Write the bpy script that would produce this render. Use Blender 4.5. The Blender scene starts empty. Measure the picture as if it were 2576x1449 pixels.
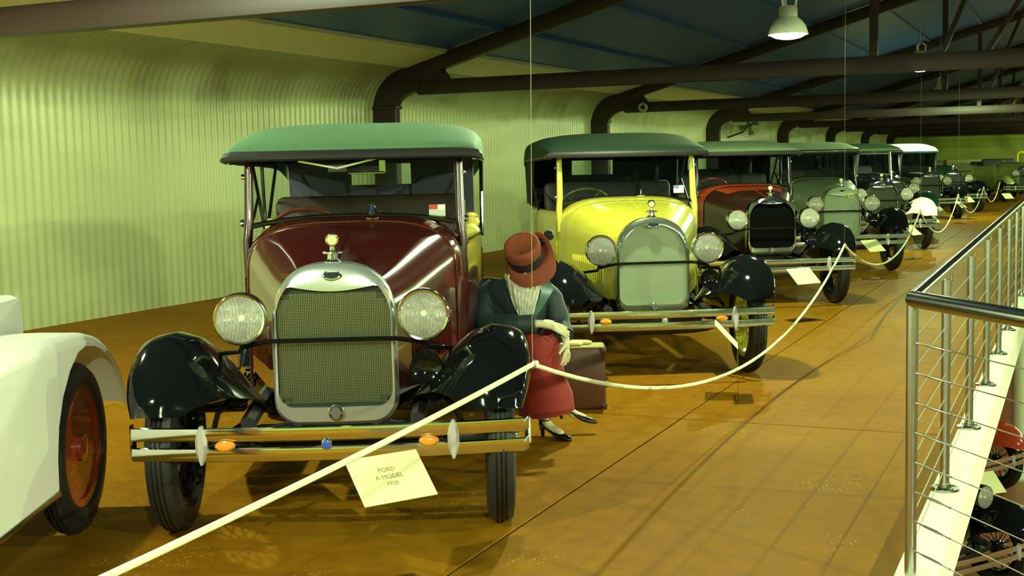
import bpy, bmesh, math, random
from mathutils import Vector, Matrix
random.seed(7)
PI = math.pi
SC = bpy.context.scene
COL = SC.collection

# ------------------------------------------------------------------ camera, world, lights, exposure
F_PX, PITCH, ROLL, YAW, CAM_H = 3185.09, 0.0970, 0.0222, 0.4210, 1.5729
def make_camera():
    cd = bpy.data.cameras.new('camera'); cd.sensor_width = 36.0; cd.lens = F_PX * 36.0 / 2576.0
    cd.clip_start = 0.05; cd.clip_end = 300
    o = bpy.data.objects.new('camera', cd); COL.objects.link(o)
    F = Vector((-math.sin(YAW), math.cos(YAW), 0)); R = Vector((math.cos(YAW), math.sin(YAW), 0)); U = Vector((0, 0, 1))
    Fp = F * math.cos(PITCH) - U * math.sin(PITCH); Up = U * math.cos(PITCH) + F * math.sin(PITCH)
    Xc = R * math.cos(ROLL) - Up * math.sin(ROLL); Yc = R * math.sin(ROLL) + Up * math.cos(ROLL)
    m = Matrix((Xc, Yc, -Fp)).transposed().to_4x4(); m.translation = (0, 0, CAM_H)
    o.matrix_world = m; SC.camera = o
make_camera()
w = bpy.data.worlds.new('world'); SC.world = w; w.use_nodes = True
w.node_tree.nodes['Background'].inputs[0].default_value = (0.20, 0.30, 0.16, 1)
w.node_tree.nodes['Background'].inputs[1].default_value = 0.05
SC.view_settings.view_transform = 'Standard'; SC.view_settings.look = 'None'
SC.view_settings.exposure = 0.45; SC.view_settings.gamma = 1.0; SC.view_settings.use_curve_mapping = False
WARM = (0.76, 1.0, 0.42); COOL = (0.88, 1.0, 0.60)
# high-bay lamps: x, y, z of the mouth, watts, colour; the lamps themselves are built below
LAMPS = [(-3.06, .94, 3.0, 330, COOL), (-2.85, 8.45, 2.98, 330, COOL), (-2.60, 12.5, 2.77, 260, WARM), (-3.15, 33.2, 3.10, 420, WARM),
         (1.0, -1.0, 3.2, 420, COOL)] + [(6.0, 1.0 + 5.5 * i, 3.3, 1000 if i < 2 else 760, COOL if i < 2 else WARM) for i in range(13)] + [  # lamp beside the viewer and hall row: unseen, added to light wall and cars
         (-5.2, -3.4, 3.0, 700, COOL), (-6.3, 5.2, 3.0, 420, COOL), (-2.3, 21.0, 2.93, 260, WARM)]  # two unseen lamps added for the wall, one added to brighten the roadster

# ------------------------------------------------------------------ helpers
class M:
    def __init__(s): s.v = []; s.f = []
    def add(s, vs, fs):
        b = len(s.v); s.v += [tuple(v) for v in vs]; s.f += [tuple(i + b for i in f) for f in fs]; return s
    def box(s, c, d, bev=0.0, rz=0.0, rot=None, seg=2):
        bm = bmesh.new(); bmesh.ops.create_cube(bm, size=1.0)
        for v in bm.verts: v.co = Vector((v.co.x * d[0], v.co.y * d[1], v.co.z * d[2]))
        if bev > 0: bmesh.ops.bevel(bm, geom=list(bm.edges), offset=min(bev, .49 * min(d)), segments=seg, affect='EDGES', profile=.5)
        mt = Matrix.Translation(c) @ (rot if rot else Matrix.Rotation(rz, 4, 'Z'))
        bm.verts.index_update()
        s.add([mt @ v.co for v in bm.verts], [[v.index for v in f.verts] for f in bm.faces]); bm.free(); return s
    def bar(s, a, b, w, h, bev=0.0, up=(0, 0, 1)):
        a = Vector(a); b = Vector(b); d = b - a; L = d.length; x = d.normalized(); u = Vector(up)
        if abs(x.dot(u)) > .98: u = Vector((1, 0, 0))
        y = u.cross(x).normalized(); z = x.cross(y)
        r = Matrix((x, y, z)).transposed().to_4x4()
        return s.box((a + b) / 2, (L, w, h), bev, rot=r)
    def tube(s, path, r, n=8, closed=False, caps=True, squash=None):
        P = [Vector(p) for p in path]; k = len(P); R = r if isinstance(r, (list, tuple)) else [r] * k
        T = []
        for i in range(k):
            a = P[(i - 1) % k] if (closed or i) else P[i]; b = P[(i + 1) % k] if (closed or i < k - 1) else P[i]
            T.append((b - a).normalized())
        u = Vector((0, 0, 1)) if abs(T[0].z) < .9 else Vector((1, 0, 0))
        N = (u - T[0] * u.dot(T[0])).normalized(); vs = []
        for i in range(k):
            N = (N - T[i] * N.dot(T[i])).normalized(); B = T[i].cross(N)
            for j in range(n):
                t = 2 * PI * j / n
                vs.append(P[i] + (N * math.cos(t) + B * math.sin(t) * (squash or 1)) * R[i])
        fs = []
        for i in range(k if closed else k - 1):
            a = i * n; b = ((i + 1) % k) * n
            for j in range(n): fs.append((a + j, a + (j + 1) % n, b + (j + 1) % n, b + j))
        if caps and not closed: fs += [tuple(range(n - 1, -1, -1)), tuple(range((k - 1) * n, k * n))]
        return s.add(vs, fs)
    def lathe(s, prof, c=(0, 0, 0), ax='z', n=24, closed=False):
        vs = []; k = len(prof)
        for j in range(n):
            t = 2 * PI * j / n; ct, st = math.cos(t), math.sin(t)
            for r, h in prof:
                p = {'z': (r * ct, r * st, h), 'x': (h, r * ct, r * st), 'y': (r * ct, h, r * st)}[ax]
                vs.append((c[0] + p[0], c[1] + p[1], c[2] + p[2]))
        fs = []
        for j in range(n):
            a = j * k; b = ((j + 1) % n) * k
            for i in range(k if closed else k - 1): fs.append((a + i, a + (i + 1) % k, b + (i + 1) % k, b + i))
        return s.add(vs, fs)
    def loft(s, secs, closed=False, caps=False):
        k = len(secs[0]); vs = [p for q in secs for p in q]; fs = []
        for i in range(len(secs) - 1):
            for j in range(k if closed else k - 1):
                a = i * k + j; b = i * k + (j + 1) % k; fs.append((a, b, b + k, a + k))
        if caps: fs += [tuple(range(k - 1, -1, -1)), tuple(range((len(secs) - 1) * k, len(secs) * k))]
        return s.add(vs, fs)
    def prism(s, pts, lo, hi, ax='y'):
        # pts in the plane across ax: 'y' -> (x,z), 'x' -> (y,z), 'z' -> (x,y)
        g = {'y': lambda p, t: (p[0], t, p[1]), 'x': lambda p, t: (t, p[0], p[1]), 'z': lambda p, t: (p[0], p[1], t)}[ax]
        n = len(pts); vs = [g(p, lo) for p in pts] + [g(p, hi) for p in pts]
        fs = [tuple(range(n)), tuple(range(2 * n - 1, n - 1, -1))] + [(i, n + i, n + (i + 1) % n, (i + 1) % n) for i in range(n)]
        return s.add(vs, fs)
    def mesh(s, name, mat, smooth=38, thick=0.0, weld=True):
        me = bpy.data.meshes.new(name); bm = bmesh.new()
        vs = [bm.verts.new(v) for v in s.v]
        for f in s.f:
            if len(set(f)) > 2:
                try: bm.faces.new([vs[i] for i in f])
                except ValueError: pass
        if weld: bmesh.ops.remove_doubles(bm, verts=list(bm.verts), dist=1e-5)
        bmesh.ops.dissolve_degenerate(bm, edges=list(bm.edges), dist=1e-6)
        bmesh.ops.recalc_face_normals(bm, faces=list(bm.faces))
        if thick: bmesh.ops.solidify(bm, geom=list(bm.faces), thickness=thick)
        bm.to_mesh(me); bm.free()
        if mat: me.materials.append(mat)
        if smooth:
            for p in me.polygons: p.use_smooth = True
            me.set_sharp_from_angle(angle=math.radians(smooth))
        return me
    def build(s, name, mat, parent=None, loc=None, rot=None, **k):
        return link(name, s.mesh(name, mat, **k), parent, loc, rot)

def link(name, me, parent=None, loc=None, rot=None):
    o = bpy.data.objects.new(name, me); COL.objects.link(o)
    if parent: o.parent = parent
    if loc is not None: o.location = loc
    if rot is not None: o.rotation_euler = rot
    return o
def tag(o, label=None, cat=None, group=None, kind=None):
    if label: o['label'] = label
    if cat: o['category'] = cat
    if group: o['group'] = group
    if kind: o['kind'] = kind
    return o
def thing(name, label, cat, loc=(0, 0, 0), rz=0.0, group=None):
    o = bpy.data.objects.new(name, None); o.empty_display_size = .1; COL.objects.link(o)
    o.location = (tuple(loc) + (0,))[:3]; o.rotation_euler = (0, 0, rz); return tag(o, label, cat, group)
def text_mesh(name, body, size, mat, parent, loc, rot, extrude=0.0005):
    cu = bpy.data.curves.new(name, 'FONT'); cu.body = body; cu.size = size; cu.align_x = 'CENTER'; cu.align_y = 'CENTER'
    cu.extrude = extrude; cu.resolution_u = 3
    t = bpy.data.objects.new(name, cu); COL.objects.link(t)
    me = bpy.data.meshes.new_from_object(t.evaluated_get(bpy.context.evaluated_depsgraph_get()))
    bpy.data.objects.remove(t); bpy.data.curves.remove(cu)
    me.materials.clear(); me.materials.append(mat)
    return link(name, me, parent, loc, rot)
def lerp(a, b, t): return a + (b - a) * t
def interp(keys, t):
    # keys: [(t, v...)] piecewise-linear
    if t <= keys[0][0]: return keys[0][1:]
    for a, b in zip(keys, keys[1:]):
        if t <= b[0]:
            u = (t - a[0]) / (b[0] - a[0]); return tuple(lerp(p, q, u) for p, q in zip(a[1:], b[1:]))
    return keys[-1][1:]
def smooth_path(pts, sub=4):
    # Catmull-Rom
    P = [Vector(p) for p in pts]; out = []
    for i in range(len(P) - 1):
        a = P[max(i - 1, 0)]; b = P[i]; c = P[i + 1]; d = P[min(i + 2, len(P) - 1)]
        for k in range(sub):
            t = k / sub
            out.append(.5 * ((2 * b) + (c - a) * t + (2 * a - 5 * b + 4 * c - d) * t * t + (3 * b - a - 3 * c + d) * t ** 3))
    return out + [P[-1]]

# ------------------------------------------------------------------ materials
MAT = {}
def mat(name, col, rough=.5, metal=0.0, coat=0.0, spec=.5, emit=0.0, noise=None, bump=None, sheen=0.0):
    if name in MAT: return MAT[name]
    m = bpy.data.materials.new(name); m.use_nodes = True; nt = m.node_tree; b = nt.nodes['Principled BSDF']
    b.inputs['Base Color'].default_value = (*col, 1); b.inputs['Roughness'].default_value = rough
    b.inputs['Metallic'].default_value = metal; b.inputs['Coat Weight'].default_value = coat
    b.inputs['Coat Roughness'].default_value = .04; b.inputs['Specular IOR Level'].default_value = spec
    b.inputs['Sheen Weight'].default_value = sheen
    if emit: b.inputs['Emission Color'].default_value = (*col, 1); b.inputs['Emission Strength'].default_value = emit
    tc = nt.nodes.new('ShaderNodeTexCoord')
    if noise:      # (scale, amount)
        n = nt.nodes.new('ShaderNodeTexNoise'); n.inputs['Scale'].default_value = noise[0]; n.inputs['Detail'].default_value = 6
        r = nt.nodes.new('ShaderNodeMapRange'); r.inputs[3].default_value = 1 - noise[1]; r.inputs[4].default_value = 1 + noise[1]
        x = nt.nodes.new('ShaderNodeMix'); x.data_type = 'RGBA'; x.blend_type = 'MULTIPLY'; x.inputs['Factor'].default_value = 1
        x.inputs['A'].default_value = (*col, 1)
        nt.links.new(tc.outputs['Object'], n.inputs['Vector']); nt.links.new(n.outputs['Fac'], r.inputs[0])
        nt.links.new(r.outputs[0], x.inputs['B']); nt.links.new(x.outputs['Result'], b.inputs['Base Color'])
    if bump:       # (scale, strength)
        n = nt.nodes.new('ShaderNodeTexNoise'); n.inputs['Scale'].default_value = bump[0]; n.inputs['Detail'].default_value = 3
        bp = nt.nodes.new('ShaderNodeBump'); bp.inputs['Strength'].default_value = bump[1]; bp.inputs['Distance'].default_value = .01
        nt.links.new(tc.outputs['Object'], n.inputs['Vector']); nt.links.new(n.outputs['Fac'], bp.inputs['Height'])
        nt.links.new(bp.outputs[0], b.inputs['Normal'])
    MAT[name] = m; return m
def paint(name, col, rough=.18): return mat(name, col, rough, coat=.8, noise=(3, .05))
def glass(name, tint=(.85, .9, .85), refl=.10, rough=.02, ribs=None, milk=0.0):
    if name in MAT: return MAT[name]
    m = bpy.data.materials.new(name); m.use_nodes = True; nt = m.node_tree; nt.nodes.clear()
    out = nt.nodes.new('ShaderNodeOutputMaterial'); mx = nt.nodes.new('ShaderNodeMixShader')
    tr = nt.nodes.new('ShaderNodeBsdfTransparent'); tr.inputs[0].default_value = (*tint, 1)
    gl = nt.nodes.new('ShaderNodeBsdfGlossy'); gl.inputs['Roughness'].default_value = rough
    fr = nt.nodes.new('ShaderNodeMath'); fr.operation = 'POWER'; fr.inputs[1].default_value = 4; lw = nt.nodes.new('ShaderNodeLayerWeight'); lw.inputs[0].default_value = .5; nt.links.new(lw.outputs['Facing'], fr.inputs[0])
    ad = nt.nodes.new('ShaderNodeMath'); ad.operation = 'ADD'; ad.inputs[1].default_value = refl; ad.use_clamp = True
    nt.links.new(fr.outputs[0], ad.inputs[0]); nt.links.new(ad.outputs[0], mx.inputs[0])
    nt.links.new(tr.outputs[0], mx.inputs[1]); nt.links.new(gl.outputs[0], mx.inputs[2]); nt.links.new(mx.outputs[0], out.inputs[0])
    if milk:
        df = nt.nodes.new('ShaderNodeBsdfDiffuse'); df.inputs[0].default_value = (.9, .92, .88, 1); m3 = nt.nodes.new('ShaderNodeMixShader'); m3.inputs[0].default_value = milk
        nt.links.new(mx.outputs[0], m3.inputs[1]); nt.links.new(df.outputs[0], m3.inputs[2]); nt.links.new(m3.outputs[0], out.inputs[0])
    if ribs:
        tc = nt.nodes.new('ShaderNodeTexCoord'); wv = nt.nodes.new('ShaderNodeTexWave'); wv.inputs['Scale'].default_value = ribs
        wv.bands_direction = 'X'; bp = nt.nodes.new('ShaderNodeBump'); bp.inputs['Strength'].default_value = .7; bp.inputs['Distance'].default_value = .004
        nt.links.new(tc.outputs['Object'], wv.inputs['Vector']); nt.links.new(wv.outputs['Fac'], bp.inputs['Height'])
        nt.links.new(bp.outputs[0], gl.inputs['Normal'])
    MAT[name] = m; return m

chrome = mat('chrome', (.80, .82, .80), .09, 1.0)
nickel = mat('nickel', (.62, .66, .62), .22, 1.0)
steel = mat('brushed_steel', (.46, .49, .44), .15, 1.0)
black = mat('black_enamel', (.004, .005, .005), .07)
blackmatt = mat('black_matt', (.012, .013, .012), .55)
rubber = mat('tyre_rubber', (.017, .019, .018), .48, bump=(60, .15))
whitepaint = mat('white_paint', (.86, .88, .80), .30, coat=.4)
trussbrown = mat('truss_brown', (.022, .011, .009), .5, noise=(2, .25))
lens = glass('lamp_lens', (.97, .98, .97), .06, .05, ribs=34, milk=.16)
windglass = glass('windscreen_glass', (.86, .90, .88), .035, .01)
acrylic = glass('clear_acrylic', (.975, .985, .965), .015, .03)
amber = mat('amber_plastic', (.85, .30, .02), .25, coat=.5)
card = mat('cream_card', (.86, .84, .46), .6)
ink = mat('printed_ink', (.30, .27, .12), .7)
ropemat = mat('white_rope', (.78, .80, .58), .8, bump=(160, .5))

# floor: sealed red-brown concrete with mottling, sheen and scattered pale flecks
def floor_material():
    m = bpy.data.materials.new('sealed_concrete'); m.use_nodes = True; nt = m.node_tree; b = nt.nodes['Principled BSDF']
    g = nt.nodes.new('ShaderNodeNewGeometry')
    def noise(scale, det=6):
        n = nt.nodes.new('ShaderNodeTexNoise'); n.inputs['Scale'].default_value = scale; n.inputs['Detail'].default_value = det
        nt.links.new(g.outputs['Position'], n.inputs['Vector']); return n
    def ramp(src, p0, c0, p1, c1):
        r = nt.nodes.new('ShaderNodeValToRGB'); e = r.color_ramp.elements
        e[0].position, e[0].color, e[1].position, e[1].color = p0, c0, p1, c1
        nt.links.new(src, r.inputs[0]); return r
    big = noise(.55); fine = noise(9, 8)
    base = ramp(big.outputs['Fac'], .35, (.225, .098, .005, 1), .68, (.29, .137, .008, 1))
    mx = nt.nodes.new('ShaderNodeMix'); mx.data_type = 'RGBA'; mx.blend_type = 'MULTIPLY'; mx.inputs['Factor'].default_value = 1
    fr = ramp(fine.outputs['Fac'], .3, (.86, .84, .80, 1), .7, (1.1, 1.1, 1.1, 1))
    nt.links.new(base.outputs[0], mx.inputs['A']); nt.links.new(fr.outputs[0], mx.inputs['B'])
    vo = nt.nodes.new('ShaderNodeTexVoronoi'); vo.inputs['Scale'].default_value = 42; nt.links.new(g.outputs['Position'], vo.inputs['Vector'])
    sp = ramp(vo.outputs['Distance'], .13, (1, 1, 1, 1), .20, (0, 0, 0, 1))
    msk = ramp(noise(1.6, 5).outputs['Fac'], .56, (0, 0, 0, 1), .64, (1, 1, 1, 1))
    ml = nt.nodes.new('ShaderNodeMath'); ml.operation = 'MULTIPLY'; nt.links.new(sp.outputs[0], ml.inputs[0]); nt.links.new(msk.outputs[0], ml.inputs[1])
    m2 = nt.nodes.new('ShaderNodeMath'); m2.operation = 'MULTIPLY'; m2.inputs[1].default_value = .75; nt.links.new(ml.outputs[0], m2.inputs[0])
    mx2 = nt.nodes.new('ShaderNodeMix'); mx2.data_type = 'RGBA'; mx2.inputs['B'].default_value = (.62, .52, .22, 1)
    nt.links.new(m2.outputs[0], mx2.inputs['Factor']); nt.links.new(mx.outputs['Result'], mx2.inputs['A'])
    nt.links.new(mx2.outputs['Result'], b.inputs['Base Color'])
    rr = nt.nodes.new('ShaderNodeMapRange'); rr.inputs[3].default_value = .48; rr.inputs[4].default_value = .66
    nt.links.new(fine.outputs['Fac'], rr.inputs[0]); nt.links.new(rr.outputs[0], b.inputs['Roughness'])
    b.inputs['Specular IOR Level'].default_value = .022; b.inputs['Specular Tint'].default_value = (.85, .55, .10, 1)
    return m
floormat = floor_material()

# ------------------------------------------------------------------ the hall
SLOPE = .283; WX = -9.78; RIDGE = 1.5
def roof_z(x): return 3.025 + (min(x, 2 * RIDGE - x) + 9.307) * SLOPE
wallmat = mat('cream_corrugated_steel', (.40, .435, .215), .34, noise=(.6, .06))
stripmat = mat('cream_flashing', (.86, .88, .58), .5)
ceilmat = mat('teal_roof_foil', (.06, .18, .58), .45, noise=(.8, .35))
purlinmat = mat('teal_purlin', (.06, .175, .52), .5)

def build_wall():
    th = math.atan(SLOPE); r = .65; prof = [(0.0, 0.0), (0.0, .8), (0.0, 1.6), (0.0, 2.40)]
    for i in range(1, 13):
        a = (PI / 2 - th) * i / 12; prof.append((r - r * math.cos(a), 2.40 + r * math.sin(a)))
    ex, ez = prof[-1]; prof.append((ex + .16, ez + .16 * SLOPE))
    nrm = []
    for i in range(len(prof)):
        a = prof[max(i - 1, 0)]; b = prof[min(i + 1, len(prof) - 1)]; t = Vector((b[0] - a[0], b[1] - a[1])).normalized(); nrm.append((t.y, -t.x))
    m = M(); pitch = .124; secs = []; y = -7.0
    while y < 74.0:
        per = 6
        for k in range(per):
            yy = y + pitch * k / per; d = .0065 * math.cos(2 * PI * k / per)
            secs.append([(WX + p[0] + q[0] * d, yy, p[1] + q[1] * d) for p, q in zip(prof, nrm)])
        y += pitch
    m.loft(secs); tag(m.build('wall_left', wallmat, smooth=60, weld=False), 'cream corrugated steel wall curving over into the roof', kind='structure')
    x0 = WX + ex + .14; z0 = ez + .14 * SLOPE
    m = M(); m.prism([(x0, z0 - .02), (-8.5, roof_z(-8.5) - .02), (-8.5, roof_z(-8.5) + .03), (x0, z0 + .03)], -7, 74)
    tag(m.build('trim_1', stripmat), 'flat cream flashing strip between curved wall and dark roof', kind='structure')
    m = M(); m.prism([(-9.9, roof_z(-9.3) + .02), (-9.3, roof_z(-9.3) + .03), (RIDGE, roof_z(RIDGE) + .03), (2 * RIDGE + 9.9, roof_z(-9.3) + .02), (2 * RIDGE + 9.9, roof_z(-9.3) + .1), (RIDGE, roof_z(RIDGE) + .1), (-9.9, roof_z(-9.3) + .1)], -7, 74)
    c = tag(m.build('ceiling', ceilmat, smooth=0), 'dark teal foil-lined pitched roof', kind='structure')
    for i in range(15):
        x = -7.6 + 1.3 * i
        if abs(x - RIDGE) < .1: continue
        m = M(); a = math.atan(SLOPE) * (-1 if x < RIDGE else 1)
        m.box((x, 33.5, roof_z(x) + .01), (.07, 81, .07), rot=Matrix.Rotation(a, 4, 'Y')); m.build('purlin', purlinmat, c, smooth=0)
    far = mat('cream_end_wall', (.36, .45, .075), .6, noise=(.5, .1))
    m = M(); m.box((1.5, 74.1, .5), (23, .2, 8)); tag(m.build('wall_back', far, smooth=0), 'cream wall closing the far end of the hall', kind='structure')
    m = M(); m.box((1.5, -7.1, 1.5), (23, .2, 10)); tag(m.build('wall_front', far, smooth=0), 'cream wall behind the viewer', kind='structure')
    m = M(); m.box((2 * RIDGE + 9.85, 33.5, .5), (.2, 81.4, 7)); tag(m.build('wall_right', mat('dark_side_wall', (.10, .14, .10), .6), smooth=0), 'dark wall on the far side of the hall', kind='structure')
build_wall()

EDGE = -.447
def build_floor():
    deep = mat('joint_concrete', (.13, .07, .02), .8)  # darker concrete showing in the gaps between slabs
    pts = [(-9.9, -7), (9, -7), (9, -5.6), (EDGE, 4.62), (EDGE, 73.9), (-9.9, 73.9)]
    m = M(); m.prism(pts, -.15, -.012, 'z'); fl = tag(m.build('floor', deep, smooth=0), 'red-brown sealed concrete mezzanine floor in large slabs', kind='structure')
    xs = [-9.9, -6.0, -2.2, -.59]; ys = [-7, -1.8, 2.8, 7.4, 12.0, 16.6, 21.2, 25.8, 30.4, 40, 50, 62, 73.9]; g = .007
    for i in range(3):
        for j in range(len(ys) - 1):
            if i == 2 and ys[j + 1] <= 7.4: continue
            m = M(); m.box(((xs[i] + xs[i + 1]) / 2, (ys[j] + ys[j + 1]) / 2, -.006), (xs[i + 1] - xs[i] - 2 * g * (1 if i < 2 else .5), ys[j + 1] - ys[j] - 2 * g, .012), .003, seg=1)
            m.build('slab', floormat, fl, smooth=0)
    # slabs by the turn of the railing
    d = Vector((9 + .62, -5.6 - 4.62)).normalized()
    for pts in ([(-2.19, 2.81), (-.592, 2.81), (-.592, 4.6), (-.592, 7.39), (-2.19, 7.39)],
                [(-2.19, -6.99), (8.9, -6.99), (8.9, -5.75), (.98, 2.79), (-2.19, 2.79)], [(-.58, 2.81), (.965, 2.81), (-.58, 4.5)]):
        m = M(); m.prism(pts, -.012, 0, 'z'); m.build('slab', floormat, fl, smooth=0)
    kerb = mat('white_kerb_paint', (.84, .88, .72), .65, spec=.2)
    m = M(); m.prism([(-.588, -.02), (EDGE, -.02), (EDGE, .020), (EDGE - .004, .034), (EDGE - .013, .046), (EDGE - .026, .053), (EDGE - .04, .055), (-.580, .055), (-.588, .047)], 4.42, 73.9)
    tag(m.build('trim_2', kerb, smooth=50), 'white painted kerb along the mezzanine edge', kind='structure')
    m = M(); m.box((EDGE - .012, 39.3, -.075), (.03, 69.0, .19)); tag(m.build('trim_3', kerb, smooth=0), 'white fascia below the kerb', kind='structure')
    m = M(); m.bar((EDGE + .01, 4.56, -.1), (9, -5.66, -.1), .18, .30); tag(m.build('trim_4', kerb, smooth=0), 'white edge beam under the turned railing', kind='structure')
    lowm = mat('lower_floor_concrete', (.26, .085, .035), .4, noise=(2, .2))
    m = M(); m.box((1.5, 33.5, -2.75), (23, 81, .3)); tag(m.build('floor', lowm, smooth=0), 'dark red-brown floor of the hall below the mezzanine', kind='structure')
build_floor()

# ------------------------------------------------------------------ roof trusses
def build_truss(Y, label):
    t = thing('roof_truss', label, 'truss', (0, Y, 0), 0, 'dark brown roof trusses'); T = .16
    for sx in (1, -1):
        X = (lambda x: x) if sx == 1 else (lambda x: 2 * RIDGE - x)
        m = M(); m.box((X(-9.58), 0, 1.25), (.38, T, 2.5), .012); m.build('column', trussbrown, t)
        m = M(); m.box((X(-9.58), 0, 2.47), (.44, T + .05, .05), .008); m.build('splice_plate', trussbrown, t)
        secs = []
        for i in range(11):
            u = i / 10; a = (PI / 2 - math.atan(SLOPE)) * u
            cx, cz = -9.02, 2.5; ro, ri = .75, .36
            o = (cx - ro * math.cos(a), cz + ro * math.sin(a) * .76); q = (cx - ri * math.cos(a) + .10 * u, cz + ri * math.sin(a) * .55)
            secs.append([(X(o[0]), -T / 2, o[1]), (X(o[0]), T / 2, o[1]), (X(q[0]), T / 2, q[1]), (X(q[0]), -T / 2, q[1])])
        m = M(); m.loft(secs, True, True); m.prism([(X(-9.25), 3.05), (X(-8.7), 3.13), (X(-8.35), 2.65), (X(-9.0), 2.65)], -T / 2 + .002, T / 2 - .002); m.build('haunch', trussbrown, t)
        za = lambda x: 3.06 + (x + 8.85) * SLOPE
        m = M(); m.bar((X(-9.0), 0, za(-9.0) - .02), (X(RIDGE), 0, za(RIDGE) - .02), T, .22, .008); m.build('rafter', trussbrown, t)
        # webs
        for a, b, wd in [((-2.42, 2.74), (-2.42, za(-2.42)), .10), ((-1.62, 2.76), (-.55, za(-.55)), .06), ((-1.1, 2.76), (.7, za(.7)), .06), ((-5.6, 2.74), (-5.6, za(-5.6)), .06) if False else ((-.3, 2.76), (1.35, za(1.35)), .06)]:
            m = M(); m.bar((X(a[0]), 0, a[1]), (X(b[0]), 0, b[1]), T * .7, wd); m.build('web_member', trussbrown, t, smooth=0)
    m = M(); m.box((RIDGE, 0, 2.745), (2 * (RIDGE + 9.0), T, .215), .008); m.build('bottom_chord', trussbrown, t)
    return t
TR = ['dark brown truss nearest the viewer, crossing the top left corner', 'dark brown truss whose column rises behind the maroon car', 'dark brown truss whose column rises behind the yellow car',
      'dark brown truss whose column rises behind the red car roof', 'dark brown truss above the grey-green sedan', 'fifth dark brown truss along the wall from the maroon car', 'sixth dark brown truss along the wall from the maroon car', 'dark brown truss against the far end wall']
for i, l in enumerate(TR): build_truss(7.45 + 9.444 * i if i < 7 else 73.3, l)

# ------------------------------------------------------------------ pendant lamps
lampwhite = mat('lamp_shade_enamel', (.60, .68, .48), .3, coat=.4)
lampglow = mat('lamp_glass_glow', (.80, 1.0, .90), .3, emit=40)
def lamp(i, x, y, z, watts, tint, label):
    t = thing('pendant_lamp', label, 'lamp', (x, y, z), 0, 'high-bay pendant lamps')
    zc = roof_z(x) - .1 - z
    m = M(); m.lathe([(.186, 0), (.178, .03), (.160, .08), (.125, .125), (.085, .16), (.075, .17), (.075, .18), (.09, .17), (.135, .13), (.170, .082), (.187, .03), (.195, .0)], n=32, closed=True); m.build('shade', lampwhite, t)
    m = M(); m.lathe([(0, -.045), (.06, -.042), (.12, -.030), (.160, -.010), (.178, .012), (.10, .03), (0, .032)], n=32); m.build('glass_lens', lampglow, t)
    m = M(); m.lathe([(0, .165), (.09, .165), (.092, .25), (.075, .275), (0, .28)], n=20); m.build('gear_housing', mat('lamp_housing', (.45, .5, .36), .4), t)
    for k in range(3):
        a = 2 * PI * k / 3; m = M(); m.tube([(.07 * math.cos(a), .07 * math.sin(a), .27), (.085 * math.cos(a), .085 * math.sin(a), .36), (.03 * math.cos(a), .03 * math.sin(a), .40)], .012, 6)
        m.build('hanger_arm', whitepaint, t)
    m = M(); m.tube([(0, 0, .38), (0, 0, zc)], .007, 6); m.build('suspension_rod', nickel, t)
    ld = bpy.data.lights.new('lamp_light', 'SPOT'); ld.spot_size = math.radians(180); ld.spot_blend = .05; ld.shadow_soft_size = .045; ld.energy = watts; ld.color = tint
    lo = bpy.data.objects.new('lamp_light', ld); COL.objects.link(lo); lo.parent = t; lo.location = (0, 0, -.095)
LL = ['high-bay lamp above the aisle by the viewer, in front of the maroon car', 'high-bay lamp above the seated mannequin', 'glowing bell-shaped pendant lamp hanging above the aisle near the yellow car', 'small distant glowing pendant lamp above the far cars'] + \
     ['high-bay lamp beside the viewer at the turn of the railing'] + ['high-bay lamp over the open hall, %s along its row' % s for s in ('first', 'second', 'third', 'fourth', 'fifth', 'sixth', 'seventh', 'eighth', 'ninth', 'tenth', 'eleventh', 'twelfth', 'last')] + ['high-bay lamp left of the viewer near the front wall', 'high-bay lamp near the corrugated wall behind the white truck', 'lamp above the white-fendered roadster, tucked behind the truss chord']
for i, q in enumerate(LAMPS): lamp(i, *q, LL[i])

# ------------------------------------------------------------------ vintage cars
# car frame: x to the viewer's right when the car faces the viewer, y to the rear, z up; origin on the floor below the front axle
CACHE = {}
def reflector_material():
    m = mat('reflector_silver', (.90, .92, .88), .07, 1.0); nt = m.node_tree; b = nt.nodes['Principled BSDF']
    tc = nt.nodes.new('ShaderNodeTexCoord'); wv = nt.nodes.new('ShaderNodeTexWave'); wv.inputs['Scale'].default_value = 22; wv.inputs['Distortion'].default_value = 1.2; wv.bands_direction = 'X'
    bp = nt.nodes.new('ShaderNodeBump'); bp.inputs['Strength'].default_value = .8; bp.inputs['Distance'].default_value = .006
    nt.links.new(tc.outputs['Object'], wv.inputs['Vector']); nt.links.new(wv.outputs['Fac'], bp.inputs['Height']); nt.links.new(bp.outputs[0], b.inputs['Normal'])
    return m
reflector = reflector_material()
def cached(key, fn):
    if key not in CACHE: CACHE[key] = fn()
    return CACHE[key]
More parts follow.
